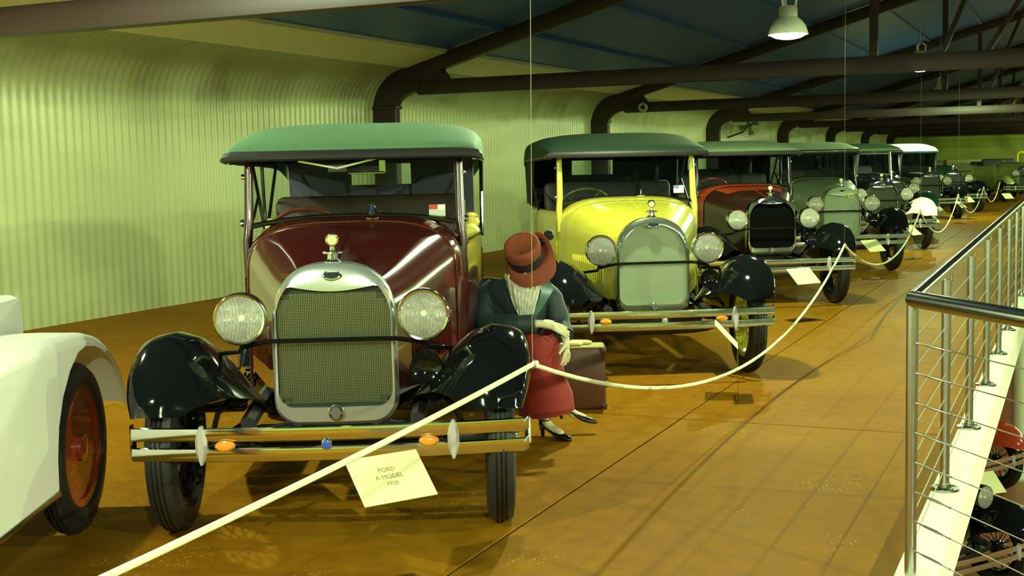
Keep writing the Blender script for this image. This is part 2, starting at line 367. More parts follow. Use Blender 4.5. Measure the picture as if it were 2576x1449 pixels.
def wheel(parent, x, y, R, rimmat, kind='wire', tw=.074, name='wheel'):
    side = 1 if x > 0 else -1; ri = R * .70
    def mk_rim():
        m = M(); m.lathe([(ri - .035, -.04), (ri - .02, -.042), (ri + .006, -.045), (ri + .006, -.036), (ri - .012, -.02), (ri - .012, .02), (ri + .006, .036), (ri + .006, .045), (ri - .02, .042), (ri - .035, .04), (ri - .03, 0)], ax='x', n=36, closed=True)
        if kind == 'disc': m.lathe([(ri - .03, .0), (ri * .75, .035), (ri * .5, .03), (.09, .05), (.05, .06), (0, .06), (0, -.03), (.1, -.03), (ri - .03, -.03)], ax='x', n=36)
        m.lathe([(0, .05), (.045, .05), (.06, .03), (.06, -.05), (0, -.06)], ax='x', n=18); return m.mesh('wheel', rimmat)
    def mk_tyre():
        p = [(ri - .004, -.044)]
        for i in range(13):
            a = PI * i / 12; c = -math.cos(a); p.append((ri + (R - ri) * (math.sin(a) ** .6 if 0 < i < 12 else .12), c * tw * (1 if 2 < i < 10 else .86)))
        # tread grooves
        p = p[:6] + [(R - .002, -.024), (R - .009, -.022), (R - .009, -.016), (R, -.014), (R, -.004), (R - .009, -.002), (R - .009, .004), (R, .006), (R, .014), (R - .009, .016), (R - .009, .022), (R - .002, .024)] + p[9:]
        m = M(); m.lathe(p + [(ri - .004, .044)], ax='x', n=48, closed=True); return m.mesh('tyre', rubber)
    def mk_cap():
        m = M(); m.lathe([(.05, .045), (.052, .07), (.044, .085), (.02, .094), (0, .095)], ax='x', n=20); return m.mesh('hub_cap', chrome)
    w_ = link(name, cached(('rim', R, rimmat.name, kind), mk_rim), parent, (x, y, R), (0, 0, 0 if side > 0 else PI))
    link('tyre', cached(('tyre', R, tw), mk_tyre), w_); link('hub_cap', cached('hubcap', mk_cap), w_)
    if kind == 'wire':
        def mk_sp():
            m = M()
            for i in range(28):
                a = 2 * PI * i / 28; b = a + (.18 if i % 2 else -.18); s = .045 if i % 2 else -.03
                m.tube([(s, .05 * math.cos(a), .05 * math.sin(a)), (0, (ri - .03) * math.cos(b), (ri - .03) * math.sin(b))], .0045, 4, caps=False)
            return m.mesh('spokes', rimmat)
        link('spokes', cached(('spk', R, rimmat.name), mk_sp), w_)
    return w_

def fender(parent, name, side, path, mt, lip=.135):
    # path: (y, z, x_inner, x_mid, x_outer, inner_drop)
    P = smooth_path([Vector((p[0], p[1], 0)) for p in path], 4); n = len(P); k = len(path)
    secs = []
    for i in range(n):
        u = i / (n - 1) * (k - 1); xi, xm, xo, di = interp([(j,) + tuple(p[2:6]) for j, p in enumerate(path)], u)
        a = P[max(i - 1, 0)]; b = P[min(i + 1, n - 1)]; t = (b - a).normalized(); nn = Vector((-t.y, t.x, 0))
        L = interp([(j, (p[6] if len(p) > 6 else lip)) for j, p in enumerate(path)], u)[0]
        prof = [(xi, -di), (lerp(xi, xm, .28), -di * .62), (lerp(xi, xm, .52), -di * .30), (lerp(xi, xm, .76), -di * .09), (xm, 0), (lerp(xm, xo, .5), -.012), (lerp(xm, xo, .8), -L * .22), (lerp(xm, xo, .95), -L * .5), (xo, -L * .85), (xo - .006, -L), (xo - .018, -L * .99)]
        secs.append([(side * x, P[i].x + nn.x * d, P[i].y + nn.y * d) for x, d in prof])
    m = M(); m.loft(secs); o = m.build(name, mt, parent, smooth=50, thick=.006)
    return o
FRONT_F = [(-.435, .585, .60, .71, .80, .03, .05), (-.405, .67, .50, .70, .825, .10, .09), (-.31, .775, .41, .69, .845, .20, .13), (-.15, .855, .33, .69, .85, .30, .15), (.02, .876, .30, .69, .85, .35, .15), (.20, .842, .31, .69, .85, .34, .14), (.40, .735, .36, .69, .86, .27, .11), (.62, .58, .42, .68, .85, .16, .08), (.86, .435, .50, .67, .845, .06, .05), (1.06, .36, .56, .67, .84, .02, .04)]
REAR_F = [(2.10, .40, .60, .70, .84, .02, .05), (2.22, .56, .58, .70, .85, .03, .09), (2.42, .78, .57, .70, .86, .04, .12), (2.63, .85, .56, .70, .86, .05, .13), (2.86, .80, .57, .70, .86, .04, .12), (3.05, .62, .58, .70, .85, .03, .08), (3.12, .46, .60, .70, .83, .02, .05)]

def sup(wd, zt, zb, y, p=2.6, n=20):
    # arch section from the left sill up over to the right sill
    out = [(-wd, y, zb)]
    sh = zt - (zt - zb) * .42
    for i in range(n + 1):
        a = PI - PI * i / n; c, s = math.cos(a), math.sin(a)
        x = wd * math.copysign(abs(c) ** (2 / p), c); z = sh + (zt - sh) * abs(s) ** (2 / p); out.append((x, y, z))
    return out + [(wd, y, zb)]

def shell_outline(wd, zb, zt, peak, n=10, rc=.10, rt=.17):
    # closed loop (x,z): bottom centre, anticlockwise; bottom corners rc, shoulders rt, rise to the peak
    pts = []
    for i in range(7):
        a = -PI / 2 + PI / 2 * i / 6; pts.append((wd - rc + rc * math.cos(a), zb + rc + rc * math.sin(a) - .012 * (1 - i / 6)))
    zs = zt - peak
    if peak < 0:
        for i in range(9):
            a = PI / 2 * i / 8; pts.append((wd - rt + rt * math.cos(a) ** .9 if i < 8 else wd - rt, zs - rt + rt * math.sin(a)))
        for i in range(1, 6):
            u = i / 6; pts.append(((wd - rt) * (1 - u), zs + peak * math.sin(u * PI / 2)))
    else:
        hh = .30
        for i in range(14):
            a = PI / 2 * i / 14.0; q = 2.0 / (1.6 + .45 / rt * .17 * 2.2); pts.append((wd * math.cos(a) ** q, zt - hh + hh * math.sin(a) ** q))
    right = pts; left = [(-x, z) for x, z in reversed(right)]
    return right + [(0, zt)] + left + [(0, zb - .014)]

def car(name, label, loc, yaw, o):
    t = thing(name, label, o.get('cat', 'car'), (loc[0], loc[1], loc[2] if len(loc) > 2 else 0), yaw, 'vintage cars on display')
    g = o.get; body = o['body']; hood = g('hood', body); cowlm = g('cowl', hood); fen = g('fender', black); near = g('near', 0); R = .38
    style = g('style', 'phaeton'); sh = g('shell', chrome); zb, zt = g('rad_z', (.465, 1.17)); rw = .272
    # wheels
    for x, y in ((-.71, 0), (.71, 0), (-.71, 2.63), (.71, 2.63)): wheel(t, x, y, R, g('wheelmat', black), g('wheel', 'wire'))
    # fenders and running boards
    for s in (-1, 1):
        f1 = fender(t, 'front_fender', s, FRONT_F, fen); fender(t, 'rear_fender', s, REAR_F, fen)
        m = M(); m.box((s * .725, 1.58, .335), (.25, 1.10, .035), .012); rb = m.build('running_board', black, t)
        if near:
            m = M()
            for q in range(7): m.box((s * (.635 + .03 * q), 1.58, .356), (.008, 1.04, .008))
            m.build('tread_strips', blackmatt, rb, smooth=0)
        m = M(); m.loft([[(s * .56, y, .36), (s * .50, y, .58)] for y in (.9, 1.5, 2.15)]); m.build('splash_apron', black, t, thick=.01)
    # chassis
    m = M()
    for s in (-1, 1): m.tube(smooth_path([(s * .36, -.20, .50), (s * .37, .2, .52), (s * .40, 1.2, .52), (s * .42, 3.2, .54)], 3), .035, 6)
    m.box((0, .03, .41), (.74, .07, .08), .02); m.box((0, 3.2, .52), (.8, .06, .1), .02); m.box((0, 1.7, .44), (.86, 2.4, .06), .02)
    m.box((0, .45, .52), (.40, .7, .30), .04); m.build('chassis', blackmatt, t)
    m = M(); m.tube(smooth_path([(-.66, 0, .38), (-.5, 0, .37), (-.3, 0, .33), (.3, 0, .33), (.5, 0, .37), (.66, 0, .38)], 3), .027, 8, squash=.6); m.build('front_axle', blackmatt, t)
    m = M(); m.tube([(-.66, 2.63, .38), (.66, 2.63, .38)], .035, 8); m.lathe([(0, -.13), (.10, -.09), (.13, 0), (.10, .09), (0, .13)], (0, 2.63, .38), 'x', 14); m.build('rear_axle', blackmatt, t)
    if near:
        m = M()
        for q in range(5): m.tube(smooth_path([(-.50 + .08 * q, -.03, .40 + .012 * q), (-.25 + .04 * q, -.03, .455 + .011 * q), (0, -.03, .475 + .011 * q), (.25 - .04 * q, -.03, .455 + .011 * q), (.50 - .08 * q, -.03, .40 + .012 * q)], 3), .011, 6)
        m.build('leaf_spring', blackmatt, t)
        m = M(); m.tube([(-.62, .14, .34), (.62, .14, .34)], .014, 8); m.build('tie_rod', blackmatt, t)
        for s in (-1, 1):
            m = M(); m.lathe([(0, -.045), (.05, -.045), (.055, 0), (.05, .045), (0, .045)], (s * .43, -.02, .60), 'y', 14); m.tube([(s * .43, -.02, .60), (s * .52, -.03, .52), (s * .56, 0, .40)], .013, 6)
            m.build('shock_absorber', black, t)
    # radiator
    rt_ = .215 if g('round_top', 0) else .17
    A = [shell_outline(rw - .012, zb + .02, zt - .02, .05, rt=rt_), shell_outline(rw, zb, zt, .05, rt=rt_), shell_outline(rw - .003, zb + .003, zt - .004, .05, rt=rt_), shell_outline(rw - .014, zb + .022, zt - .035, .04, rc=.09, rt=rt_)]
    top_in = g('open_top', zt - .125); B = []
    rnd = g('round_top', 0)
    for x, z in shell_outline(rw - (.018 if rnd else .024), zb + (.075 if rnd else .085), top_in, .03 if rnd else -.022, rc=.06, rt=.20 if rnd else .07): B.append((x, z))
    ys = [.09, .03, -.035, -.058]
    m = M(); m.loft([[(x, y, z) for x, z in q] for q, y in zip(A, ys)] + [[(x, -.060, z) for x, z in B], [(x, -.035, z) for x, z in B]], True); rs = m.build('radiator_shell', sh, t, smooth=42)
    m = M(); m.prism([(x * .995, z) for x, z in B], -.030, .05); core = m.build('radiator_core', g('core', mat('radiator_core', (.012, .016, .008), .5, metal=.3)), t, smooth=0)
    if g('mesh_guard', 0):
        m = M(); zlo, zhi = zb + .085, top_in + .02; wv = rw - .03
        for q in range(61):
            x = -wv + 2 * wv * q / 60; e = .03 if abs(x) > wv - .05 else 0
            m.box((x, -.038, (zlo + zhi) / 2 - .01), (.0022, .003, zhi - zlo - .03 - 2 * e))
        for q in range(70):
            z = zlo + .005 + (zhi - zlo - .04) * q / 69; e = .02 if q < 3 or q > 63 else 0
            m.box((0, -.036, z), (2 * (wv - e), .003, .0018))
        tag(m.build('grille_mesh', mat('mesh_wire', (.30, .34, .20), .35, metal=.8), core, smooth=0), kind='stuff')
    m = M(); m.lathe([(0, -.012), (.028, -.010), (.034, -.004), (.036, .004), (0, .006)], (0, -.066, zb + .048), 'y', 22); m.build('crank_cover', chrome, rs)
    m = M(); m.lathe([(0, .0), (.021, .0), (.023, .004)], (0, -.080, zb + .048), 'y', 18); m.build('crank_plate', g('badge_dark', mat('grey_enamel', (.12, .12, .13), .3)), rs)
    # oval badge
    m = M(); m.lathe([(0, -.004), (.030, -.003), (.036, 0), (.034, .006)], (0, 0, 0), 'y', 24)
    bo = m.build('badge', chrome, rs, loc=(0, -.056, zt - .052)); bo.scale = (1.35, 1, .78); bo.rotation_euler = (-.35, 0, 0)
    m = M(); m.lathe([(0, -.006), (.026, -.005)], (0, 0, 0), 'y', 24); b2 = m.build('badge_face', mat('badge_enamel', (.02, .035, .05), .2, coat=1), rs, loc=(0, -.056, zt - .052)); b2.scale = (1.35, 1, .78); b2.rotation_euler = (-.35, 0, 0)
    if near: text_mesh('badge_lettering', 'Ford', .033, chrome, rs, (0, -.0640, zt - .050), (PI / 2 - .35, 0, 0))
    # cap with gauge
    m = M(); m.lathe([(0, -.02), (.034, -.02), (.036, 0), (.024, .012), (.022, .03), (.03, .034), (.03, .042), (.012, .05), (.010, .068), (0, .068)], (0, .01, zt + .0), 'z', 16); m.box((0, .01, zt + .038), (.085, .012, .012), .004)
    cap = m.build('radiator_cap', chrome, t)
    m = M(); m.lathe([(0, .008), (.028, .008), (.031, 0), (.028, -.010), (.024, -.011), (.023, -.006), (0, -.006)], (0, .01, zt + .094), 'y', 22); m.build('temperature_gauge', chrome, cap)
    m = M(); m.lathe([(0, 0), (.021, 0)], (0, .002, zt + .094), 'y', 20); m.build('gauge_face', mat('gauge_face', (.55, .6, .3), .3), cap)
    # hood and cowl
    cu = g('cowl_up', .0)
    H = [(.05, rw - .012, zt - .028, .56, 2.5), (.3, .340, zt + .010, .56, 2.6), (.6, .44, zt + .06 + cu * .7, .57, 3.0), (.86, .522, zt + .095 + cu, .58, 3.4)]
    hs = [sup(q[1], q[2], q[3], q[0], q[4]) for q in H]
    if g('hood_side'):  # dark panels put the hood's dark reflection into paint; red only at rear top
        m = M(); m.loft([q[7:-7] for q in hs[-2:]]); ho = m.build('hood', hood, t, smooth=60, thick=.006)
        m = M(); m.loft([q[7:-7] for q in hs[:-1]]); m.build('hood_nose', g('hood_side'), t, smooth=60, thick=.006)
        for sl in (slice(0, 8), slice(-8, None)):
            m = M(); m.loft([q[sl] for q in hs]); m.build('hood_side', g('hood_side'), t, smooth=60, thick=.006)
    else:
        m = M(); m.loft(hs); ho = m.build('hood', hood, t, smooth=60, thick=.006)
    m = M(); m.tube([(0, .06, zt - .022), (0, .3, zt + .010), (0, .6, zt + .062 + cu * .7), (0, .86, zt + .097 + cu)], .006, 6); m.build('hood_hinge', g('hinge', hood), ho)
    if near:
        for s in (-1, 1):
            m = M()
            for q in range(16):
                y = .26 + .033 * q; wd = interp([(h[0], h[1]) for h in H], y)[0]
                m.bar((s * (wd + .002), y, .66), (s * (wd + .002), y, .86), .012, .012, .004)
            m.build('louvres', hood, ho)
            m = M(); m.lathe([(0, 0), (.012, 0), (.014, .02), (.006, .03), (0, .03)], (s * .50, .56, .62), 'x', 10); m.build('hood_catch', chrome, ho)
    Cw = [(.865, .525, zt + .098 + cu, .50, 3.4), (.95, .548, zt + .118 + cu, .49, 3.5), (1.08, .568, zt + .128 + cu, .48, 3.6), (1.16, .577, zt + .115 + cu, .48, 3.6)]
    m = M(); m.loft([sup(q[1], q[2], q[3], q[0], q[4]) for q in Cw]); co = m.build('cowl', cowlm, t, smooth=60, thick=.006)
    m = M(); m.tube([(x * 1.004, .866, z * 1.001 if z > .6 else z) for x, _, z in sup(.525, zt + .100 + cu, .52, 0, 3.4)], .006, 6); m.build('cowl_moulding', g('mould', black), co)
    if near:
        m = M(); m.lathe([(0, -.012), (.03, -.01), (.034, 0), (.02, .02), (.012, .05), (0, .05)], (.10, .99, zt + .134 + cu), 'z', 12); m.build('filler_cap', chrome, co)
    # windscreen
    if g('screen', 1): windscreen(t, g, near, zt, cu)
    _tub(t, g, near, zt, body, o, style, rs, core)
    return t

def windscreen(t, g, near, zt, cu):
    zw0, zw1 = zt + .110 + cu, 1.625; wy0, wy1 = 1.08, 1.13; fm = g('frame', black); ww = .545
    for s in (-1, 1):
        m = M(); m.tube([(s * (ww + .012), 1.06, 1.02), (s * (ww + .014), 1.075, 1.2), (s * (ww + .004), wy0 + .01, 1.3), (s * ww, wy1, zw1 + .03)], [.02, .026, .026, .022], 10); po = m.build('windscreen_post', g('post', fm), t)
        m = M(); m.lathe([(0, -.02), (.018, -.018), (.022, 0), (.014, .018), (0, .02)], (s * (ww + .03), wy0 + .02, 1.30), 'x', 10); m.lathe([(0, -.018), (.014, -.016), (.016, 0), (0, .018)], (s * (ww + .022), wy1 - .01, 1.54), 'x', 10); m.build('post_knob', chrome, po)
    arc = lambda x, dz: (x, wy0, zw0 - .045 * (abs(x) / ww) ** 2.6 + dz)
    m = M(); m.tube([arc(-ww + 2 * ww * i / 12, .012) for i in range(13)], .014, 6); m.tube([(-ww, wy1, zw1), (ww, wy1, zw1)], .013, 6); m.build('windscreen_frame', g('rail', fm), t)
    m = M(); m.loft([[arc(-ww + .01 + 2 * (ww - .01) * i / 12, .01) for i in range(13)], [(-ww + .01 + 2 * (ww - .01) * i / 12, wy1, zw1) for i in range(13)]]); m.build('windscreen_glass', windglass, t, thick=.004)
    if near == 1:
        m = M(); m.box((-.08, 1.085, 1.575), (.10, .03, .045), .008); wm = m.build('wiper_motor', blackmatt, t)
        m = M(); m.bar((-.08, 1.07, 1.575), (.14, 1.075, 1.625), .008, .010); m.bar((-.08, 1.07, 1.575), (-.28, 1.075, 1.615), .008, .010); m.build('wiper_arm', nickel, wm)
        m = M(); m.box((.06, 1.17, 1.585), (.20, .014, .085), .006); mi = m.build('mirror', blackmatt, t)
        m = M(); m.tube([(-.03, 1.158, 1.546), (.155, 1.158, 1.546), (.16, 1.158, 1.55), (.16, 1.158, 1.62)], .004, 6); m.build('mirror_rim', chrome, mi)
        m = M(); m.box((.145, 1.158, 1.585), (.03, .006, .06)); m.build('mirror_glass', mat('mirror_silver', (.75, .8, .7), .03, 1.0), mi, smooth=0)
    if near:
        m = M(); m.box((.43, 1.085, 1.345), (.085, .003, .062)); st = m.build('registration_sticker', mat('sticker_white', (.75, .72, .66), .5), t, smooth=0)
        m = M(); m.box((.41, 1.082, 1.364), (.045, .002, .024)); m.build('sticker_panel', mat('sticker_%d' % near, g('stick', (.45, .05, .03)), .5), st, smooth=0)

def _tub(t, g, near, zt, body, o, style, rs, core):
    # body tub
    BW = [(1.10, .572), (1.4, .615), (1.9, .655), (2.5, .66), (2.95, .62), (3.12, .52)]; rim = 1.17; secs = []
    for y, wd in BW:
        zr = rim + (.02 if y > 2.4 else 0)
        secs.append([(-wd, y, zr), (-wd - .012, y, zr - .10), (-wd - .012, y, .85), (-wd + .02, y, .62), (-wd + .06, y, .47), (wd - .06, y, .47), (wd - .02, y, .62), (wd + .012, y, .85), (wd + .012, y, zr - .10), (wd, y, zr)])
    last = secs[-1]; secs.append([(x * .55, 3.2, z) for x, y, z in last])
    m = M(); m.loft(secs); a = secs[-1]; m.add(a, [tuple(range(len(a)))]); m.build('body_tub', body, t, smooth=50, thick=.02)
    m = M(); m.tube(smooth_path([(-.575, 1.1, rim + .005), (-.655, 1.9, rim + .005), (-.66, 2.5, rim + .025), (-.60, 2.95, rim + .03), (-.3, 3.2, rim + .03), (.3, 3.2, rim + .03), (.60, 2.95, rim + .03), (.66, 2.5, rim + .025), (.655, 1.9, rim + .005), (.575, 1.1, rim + .005)], 4), .016, 6); m.build('body_rim', g('rimtrim', body), t)
    sm = g('seat', mat('seat_leather', (.02, .018, .015), .45))
    m = M(); m.box((0, 1.85, .72), (1.12, .5, .20), .06); m.box((0, 2.12, 1.09), (1.14, .14, .64), .05, rot=Matrix.Rotation(-.12, 4, 'X')); m.build('front_seat', sm, t)
    m = M(); m.box((0, 2.72, .72), (1.10, .5, .20), .06); m.box((0, 3.0, 1.0), (1.06, .14, .56), .05, rot=Matrix.Rotation(-.12, 4, 'X')); m.build('rear_seat', g('rseat', sm), t)
    if g('side_roll'):
        for s in (-1, 1):
            m = M()
            for q in range(4): m.lathe([(0, -.10), (.04, -.09), (.055, -.03), (.055, .03), (.04, .09), (0, .10)], (s * .60, 1.95 + .10 * q, 1.10 + .045 * (q % 2) + .03 * q), 'y', 14)
            m.build('padded_side_roll', yleather, t, smooth=60)
    m = M(); m.box((0, 1.20, 1.10), (1.08, .03, .18), .01); m.build('dashboard', blackmatt, t)
    # steering wheel on the viewer's left
    sw = g('swheel', mat('steering_wheel_red', (.16, .03, .02), .3)); rx = Matrix.Rotation(-.75, 4, 'X'); cx = Vector((-.29, 1.50, 1.22))
    m = M(); m.tube([cx + rx @ Vector((.205 * math.cos(2 * PI * i / 32), .205 * math.sin(2 * PI * i / 32), 0)) for i in range(32)], .012, 8, closed=True)
    for i in range(4):
        a = 2 * PI * i / 4 + .6; m.tube([cx + rx @ Vector((0, 0, -.03)), cx + rx @ Vector((.2 * math.cos(a), .2 * math.sin(a), 0))], .008, 6)
    m.build('steering_wheel', sw, t)
    m = M(); m.tube([cx + rx @ Vector((0, 0, 0)), (-.27, 1.02, .80)], .018, 8); m.build('steering_column', blackmatt, t)
    # headlamps, tie bar, horn
    lz = g('lamp_z', .94); lx = g('lamp_x', .393); lm = g('lampmat', chrome)
    for s in (-1, 1):
        c = (s * lx, -.03, lz)
        m = M(); m.lathe([(.105, -.075), (.112, -.03), (.10, .05), (.065, .12), (.02, .15), (0, .152)], c, 'y', 28); hl = m.build('headlamp', lm, t)
        m = M(); m.lathe([(.100, -.092), (.108, -.094), (.1135, -.085), (.1135, -.068), (.108, -.062), (.100, -.07)], c, 'y', 32, closed=True); m.build('lamp_rim', chrome, hl)
        m = M(); m.lathe([(.102, -.086), (.085, -.098), (.045, -.105), (0, -.107)], c, 'y', 28); m.build('lamp_glass', lens, hl)
        m = M(); m.lathe([(.103, -.082), (.09, -.04), (.05, .01), (.012, .03), (0, .03)], c, 'y', 28); m.build('reflector', reflector, hl)
        m = M(); m.lathe([(0, -.045), (.013, -.04), (.016, -.02), (.012, 0), (.01, .03)], c, 'y', 10); m.build('bulb', mat('bulb_glass', (.8, .8, .6), .1), hl)
        m = M(); m.tube([(s * lx, -.04, lz - .11), (s * (lx + .02), -.04, lz - .15), (s * .50, .02, .775), (s * .55, .04, .765)], [.014, .011, .010, .012], 8); m.build('lamp_bracket', black, t)
    m = M(); m.tube(smooth_path([(-lx - .005, -.06, lz - .13), (-.30, -.10, lz - .105), (-.2, -.105, lz - .10), (.2, -.105, lz - .10), (.30, -.10, lz - .105), (lx + .005, -.06, lz - .13)], 3), .0105, 8); m.build('lamp_bar', black, t)
    m = M(); m.lathe([(0, -.10), (.03, -.10), (.066, -.12), (.072, -.115), (.06, -.06), (.05, -.02), (.055, .0), (.055, .06), (.03, .09), (0, .09)], (.40, -.01, .715), 'y', 22); m.build('horn', black, t)
    # bumper
    if g('bumper', 1):
        bm_ = g('bumpmat', chrome); hw = .83
        for z in (.500, .416):
            pth = [(-hw + .005, -.27, z), (-hw, -.31, z)] + [(-hw + .02 + 2 * (hw - .02) * i / 16, -.36 - .07 * (1 - (abs(i - 8) / 8) ** 2), z) for i in range(17)] + [(hw, -.31, z), (hw - .005, -.27, z)]
            secs = []
            for i, q in enumerate(pth):
                secs.append([(q[0], q[1] + .006, q[2] - .029), (q[0], q[1] - .003, q[2] - .025), (q[0], q[1] - .006, q[2]), (q[0], q[1] - .003, q[2] + .025), (q[0], q[1] + .006, q[2] + .029), (q[0], q[1] + .011, q[2])])
            m = M(); m.loft(secs, True, True); m.build('bumper_bar', bm_, t, smooth=50)
        for s in (-1, 1):
            m = M(); m.tube([(s * .50, -.385, .458), (s * .44, -.28, .47), (s * .37, -.12, .50)], .016, 6); m.build('bumper_bracket', black, t)
            m = M(); m.tube([(s * (hw - .002), -.272, .405), (s * (hw - .002), -.272, .51)], .014, 8); m.build('bumper_end_bolt', chrome, t)
            m = M(); m.loft([[(s * .515 + dx * w_, -.40 - dy, .458 + dz) for dx, dy in ((-1, .012), (-.5, .024), (.5, .024), (1, .012), (1, -.01), (-1, -.01))] for dz, w_ in ((-.08, .006), (-.055, .016), (-.02, .024), (.02, .024), (.055, .016), (.08, .006))], True, True); m.build('bumper_clamp', mat('clamp_silver', (.62, .62, .62), .38, .5), t)
            if g('indic', near):
                m = M(); m.lathe([(0, -.03), (.03, -.024), (.042, -.008), (.042, .004), (0, .006)], (0, 0, 0), 'y', 18); q = m.build('indicator', amber, t, loc=(s * .415, -.425, .458)); q.scale = (1, 1, .5)
        if near:
            m = M(); m.lathe([(.0, -.012), (.021, -.012), (.024, -.006), (.024, .004), (0, .006)], (0, -.442, .458), 'y', 20); q = m.build('club_badge', chrome, t)
            m = M(); m.lathe([(0, -.016), (.012, -.0155), (.019, -.0125)], (0, -.442, .458), 'y', 20); m.build('badge_face', mat('club_enamel_%d' % near, g('badgecol', (.03, .08, .45)), .2, coat=1), q)
    # tops
    if style == 'phaeton':
        rm = g('roof', mat('roof_canvas', (.2, .3, .2), .8)); fe = 1.655; cr = g('crown', 1.825); rc = g('curtain', rm)
        S = [(.985, .625, fe + .012, fe, 6), (1.0, .638, fe + .03, fe, 5), (1.12, .650, fe + .068, fe, 4), (1.35, .662, cr - .045, fe, 3.6), (1.58, .672, cr - .004, fe - .005, 3.6), (1.70, .675, cr, fe - .005, 3.6), (2.2, .685, cr, fe - .01, 3.8), (2.75, .685, cr - .01, fe - .02, 3.8), (3.0, .67, cr - .05, fe - .04, 3.4), (3.1, .63, cr - .14, fe - .10, 3)]
        secs = []
        for y, wd, zc, ze, p in S:
            q = []
            for i in range(25):
                a = PI - PI * i / 24; c, s_ = math.cos(a), math.sin(a)
                q.append((wd * math.copysign(abs(c) ** (2 / p), c), y, ze + (zc - ze) * abs(s_) ** (2 / p)))
            secs.append([(-wd, y + .004, ze - .05)] + q + [(wd, y + .004, ze - .05)])
        m = M(); m.loft(secs); top = m.build('fabric_top', rm, t, smooth=50, thick=.008)
        m = M(); m.tube([(-.645, 1.06, fe - .024), (-.636, 1.0, fe - .018), (-.60, .982, fe - .012), (.60, .982, fe - .012), (.636, 1.0, fe - .018), (.645, 1.06, fe - .024)], .027, 8); m.build('header_binding', g('bind', blackmatt), top)
        if g('liner', 0):
            m = M(); m.loft([[(x * .99, y, z - .014) for x, y, z in q[1:-1]] for q in secs]); m.build('roof_lining', g('liner'), top, smooth=50)
        # rear curtain with a small window
        def cur(x0, x1, z0, z1): return [(x0, 3.07 + .10 * (1.62 - z0), z0), (x1, 3.07 + .10 * (1.62 - z0), z0), (x1, 3.07 + .10 * (1.62 - z1), z1), (x0, 3.07 + .10 * (1.62 - z1), z1)]
        m = M()
        for q in ((-.62, -.20, 1.17, 1.70), (.20, .62, 1.17, 1.70), (-.20, .20, 1.17, 1.46), (-.20, .20, 1.60, 1.76)): m.add(cur(*q), [(0, 1, 2, 3)])
        m.build('rear_curtain', rc, t, thick=.008, smooth=0)
        m = M(); m.add(cur(-.2, .2, 1.46, 1.60), [(0, 1, 2, 3)]); m.build('rear_window', windglass, t, thick=.003, smooth=0)
        if g('side_curtain', 0):
            for s in (-1, 1):
                m = M(); m.add([(s * .672, 2.35, 1.18), (s * .64, 3.04, 1.20), (s * .65, 3.06, 1.56), (s * .68, 2.35, 1.62)], [(0, 1, 2, 3)]); m.build('side_curtain', rc, t, thick=.006, smooth=0)
        for s in (-1, 1):
            m = M()
            m.tube([(s * .665, 2.32, 1.18), (s * .672, 1.95, 1.63)], .011, 6); m.tube([(s * .665, 2.32, 1.18), (s * .672, 2.30, 1.64)], .011, 6); m.tube([(s * .665, 2.36, 1.18), (s * .67, 2.85, 1.60)], .011, 6); m.tube([(s * .668, 2.12, 1.42), (s * .665, 1.72, 1.18)], .009, 6)
            m.build('top_iron', g('ironmat', black), t)
            m = M(); m.tube([(s * .66, 1.02, fe - .03), (s * .675, 1.9, fe - .04), (s * .675, 2.8, fe - .05)], .014, 6); m.build('top_rail', g('bind', blackmatt), t)
    elif style == 'sedan':
        if g('emblem'):
            m = M(); m.tube([(.11 + .03 * math.cos(2 * PI * i / 20), -.064, zt - .13 + .025 * math.sin(2 * PI * i / 20)) for i in range(20)], .006, 6, closed=True); m.build('club_emblem', mat('emblem_yellow', (.6, .6, .03), .4), rs)
        rm = g('roof', black); cab = g('cab', body); zt2 = g('crown', 1.84)
        S = [(1.0, .60, zt2 - .13, 1.66, 3.4), (1.1, .62, zt2 - .07, 1.66, 3.4), (1.5, .65, zt2 - .01, 1.66, 3.4), (2.4, .66, zt2, 1.66, 3.4), (2.95, .64, zt2 - .03, 1.65, 3.2), (3.15, .58, zt2 - .11, 1.60, 3.0)]
        secs = []
        for y, wd, zc, ze, p in S:
            q = []
            for i in range(21):
                a = PI - PI * i / 20; c, s_ = math.cos(a), math.sin(a)
                q.append((wd * math.copysign(abs(c) ** (2 / p), c), y, ze + (zc - ze) * abs(s_) ** (2 / p)))
            secs.append(q)
        m = M(); m.loft(secs); m.add(secs[0], [tuple(range(21))]); m.add(secs[-1], [tuple(range(21))]); m.build('roof', rm, t, smooth=50, thick=.012)
        for s in (-1, 1):
            for y0, y1 in ((1.10, 1.17), (1.78, 1.90), (2.5, 2.62), (3.0, 3.14)):
                m = M(); x0 = interp(BW, y0)[0] * s; x1 = interp(BW, y1)[0] * s; m.add([(x0, y0, 1.15), (x1, y1, 1.15), (s * .63, y1, 1.68), (s * .63, y0, 1.68)], [(0, 1, 2, 3)]); m.build('pillar', cab, t, thick=.04, smooth=0)
            m = M(); m.add([(s * .60, 1.12, 1.18), (s * .645, 3.05, 1.2), (s * .61, 3.05, 1.66), (s * .60, 1.12, 1.66)], [(0, 1, 2, 3)]); m.build('side_window', glass('dark_side_glass', (.35, .40, .36), .05, .02), t, thick=.003, smooth=0)  # glass tint darkened to stand in for the dim cab interior
            m = M(); m.box((s * .615, 2.05, 1.645), (.05, 2.0, .06), .015); m.build('drip_rail', cab, t)
        m = M(); m.add([(-.58, 3.12, 1.18), (.58, 3.12, 1.18), (.56, 3.1, 1.66), (-.56, 3.1, 1.66)], [(0, 1, 2, 3)]); m.build('rear_panel', cab, t, thick=.02, smooth=0)
        m = M(); m.box((0, 1.03, 1.665), (1.18, .12, .06), .02); vz = m.build('sun_visor', g('visor', cab), t)
        if g('header_text'): text_mesh('header_lettering', g('header_text'), .09, nickel, vz, (0, .965, 1.667), (PI / 2, 0, 0))
    elif style == 'roadster':
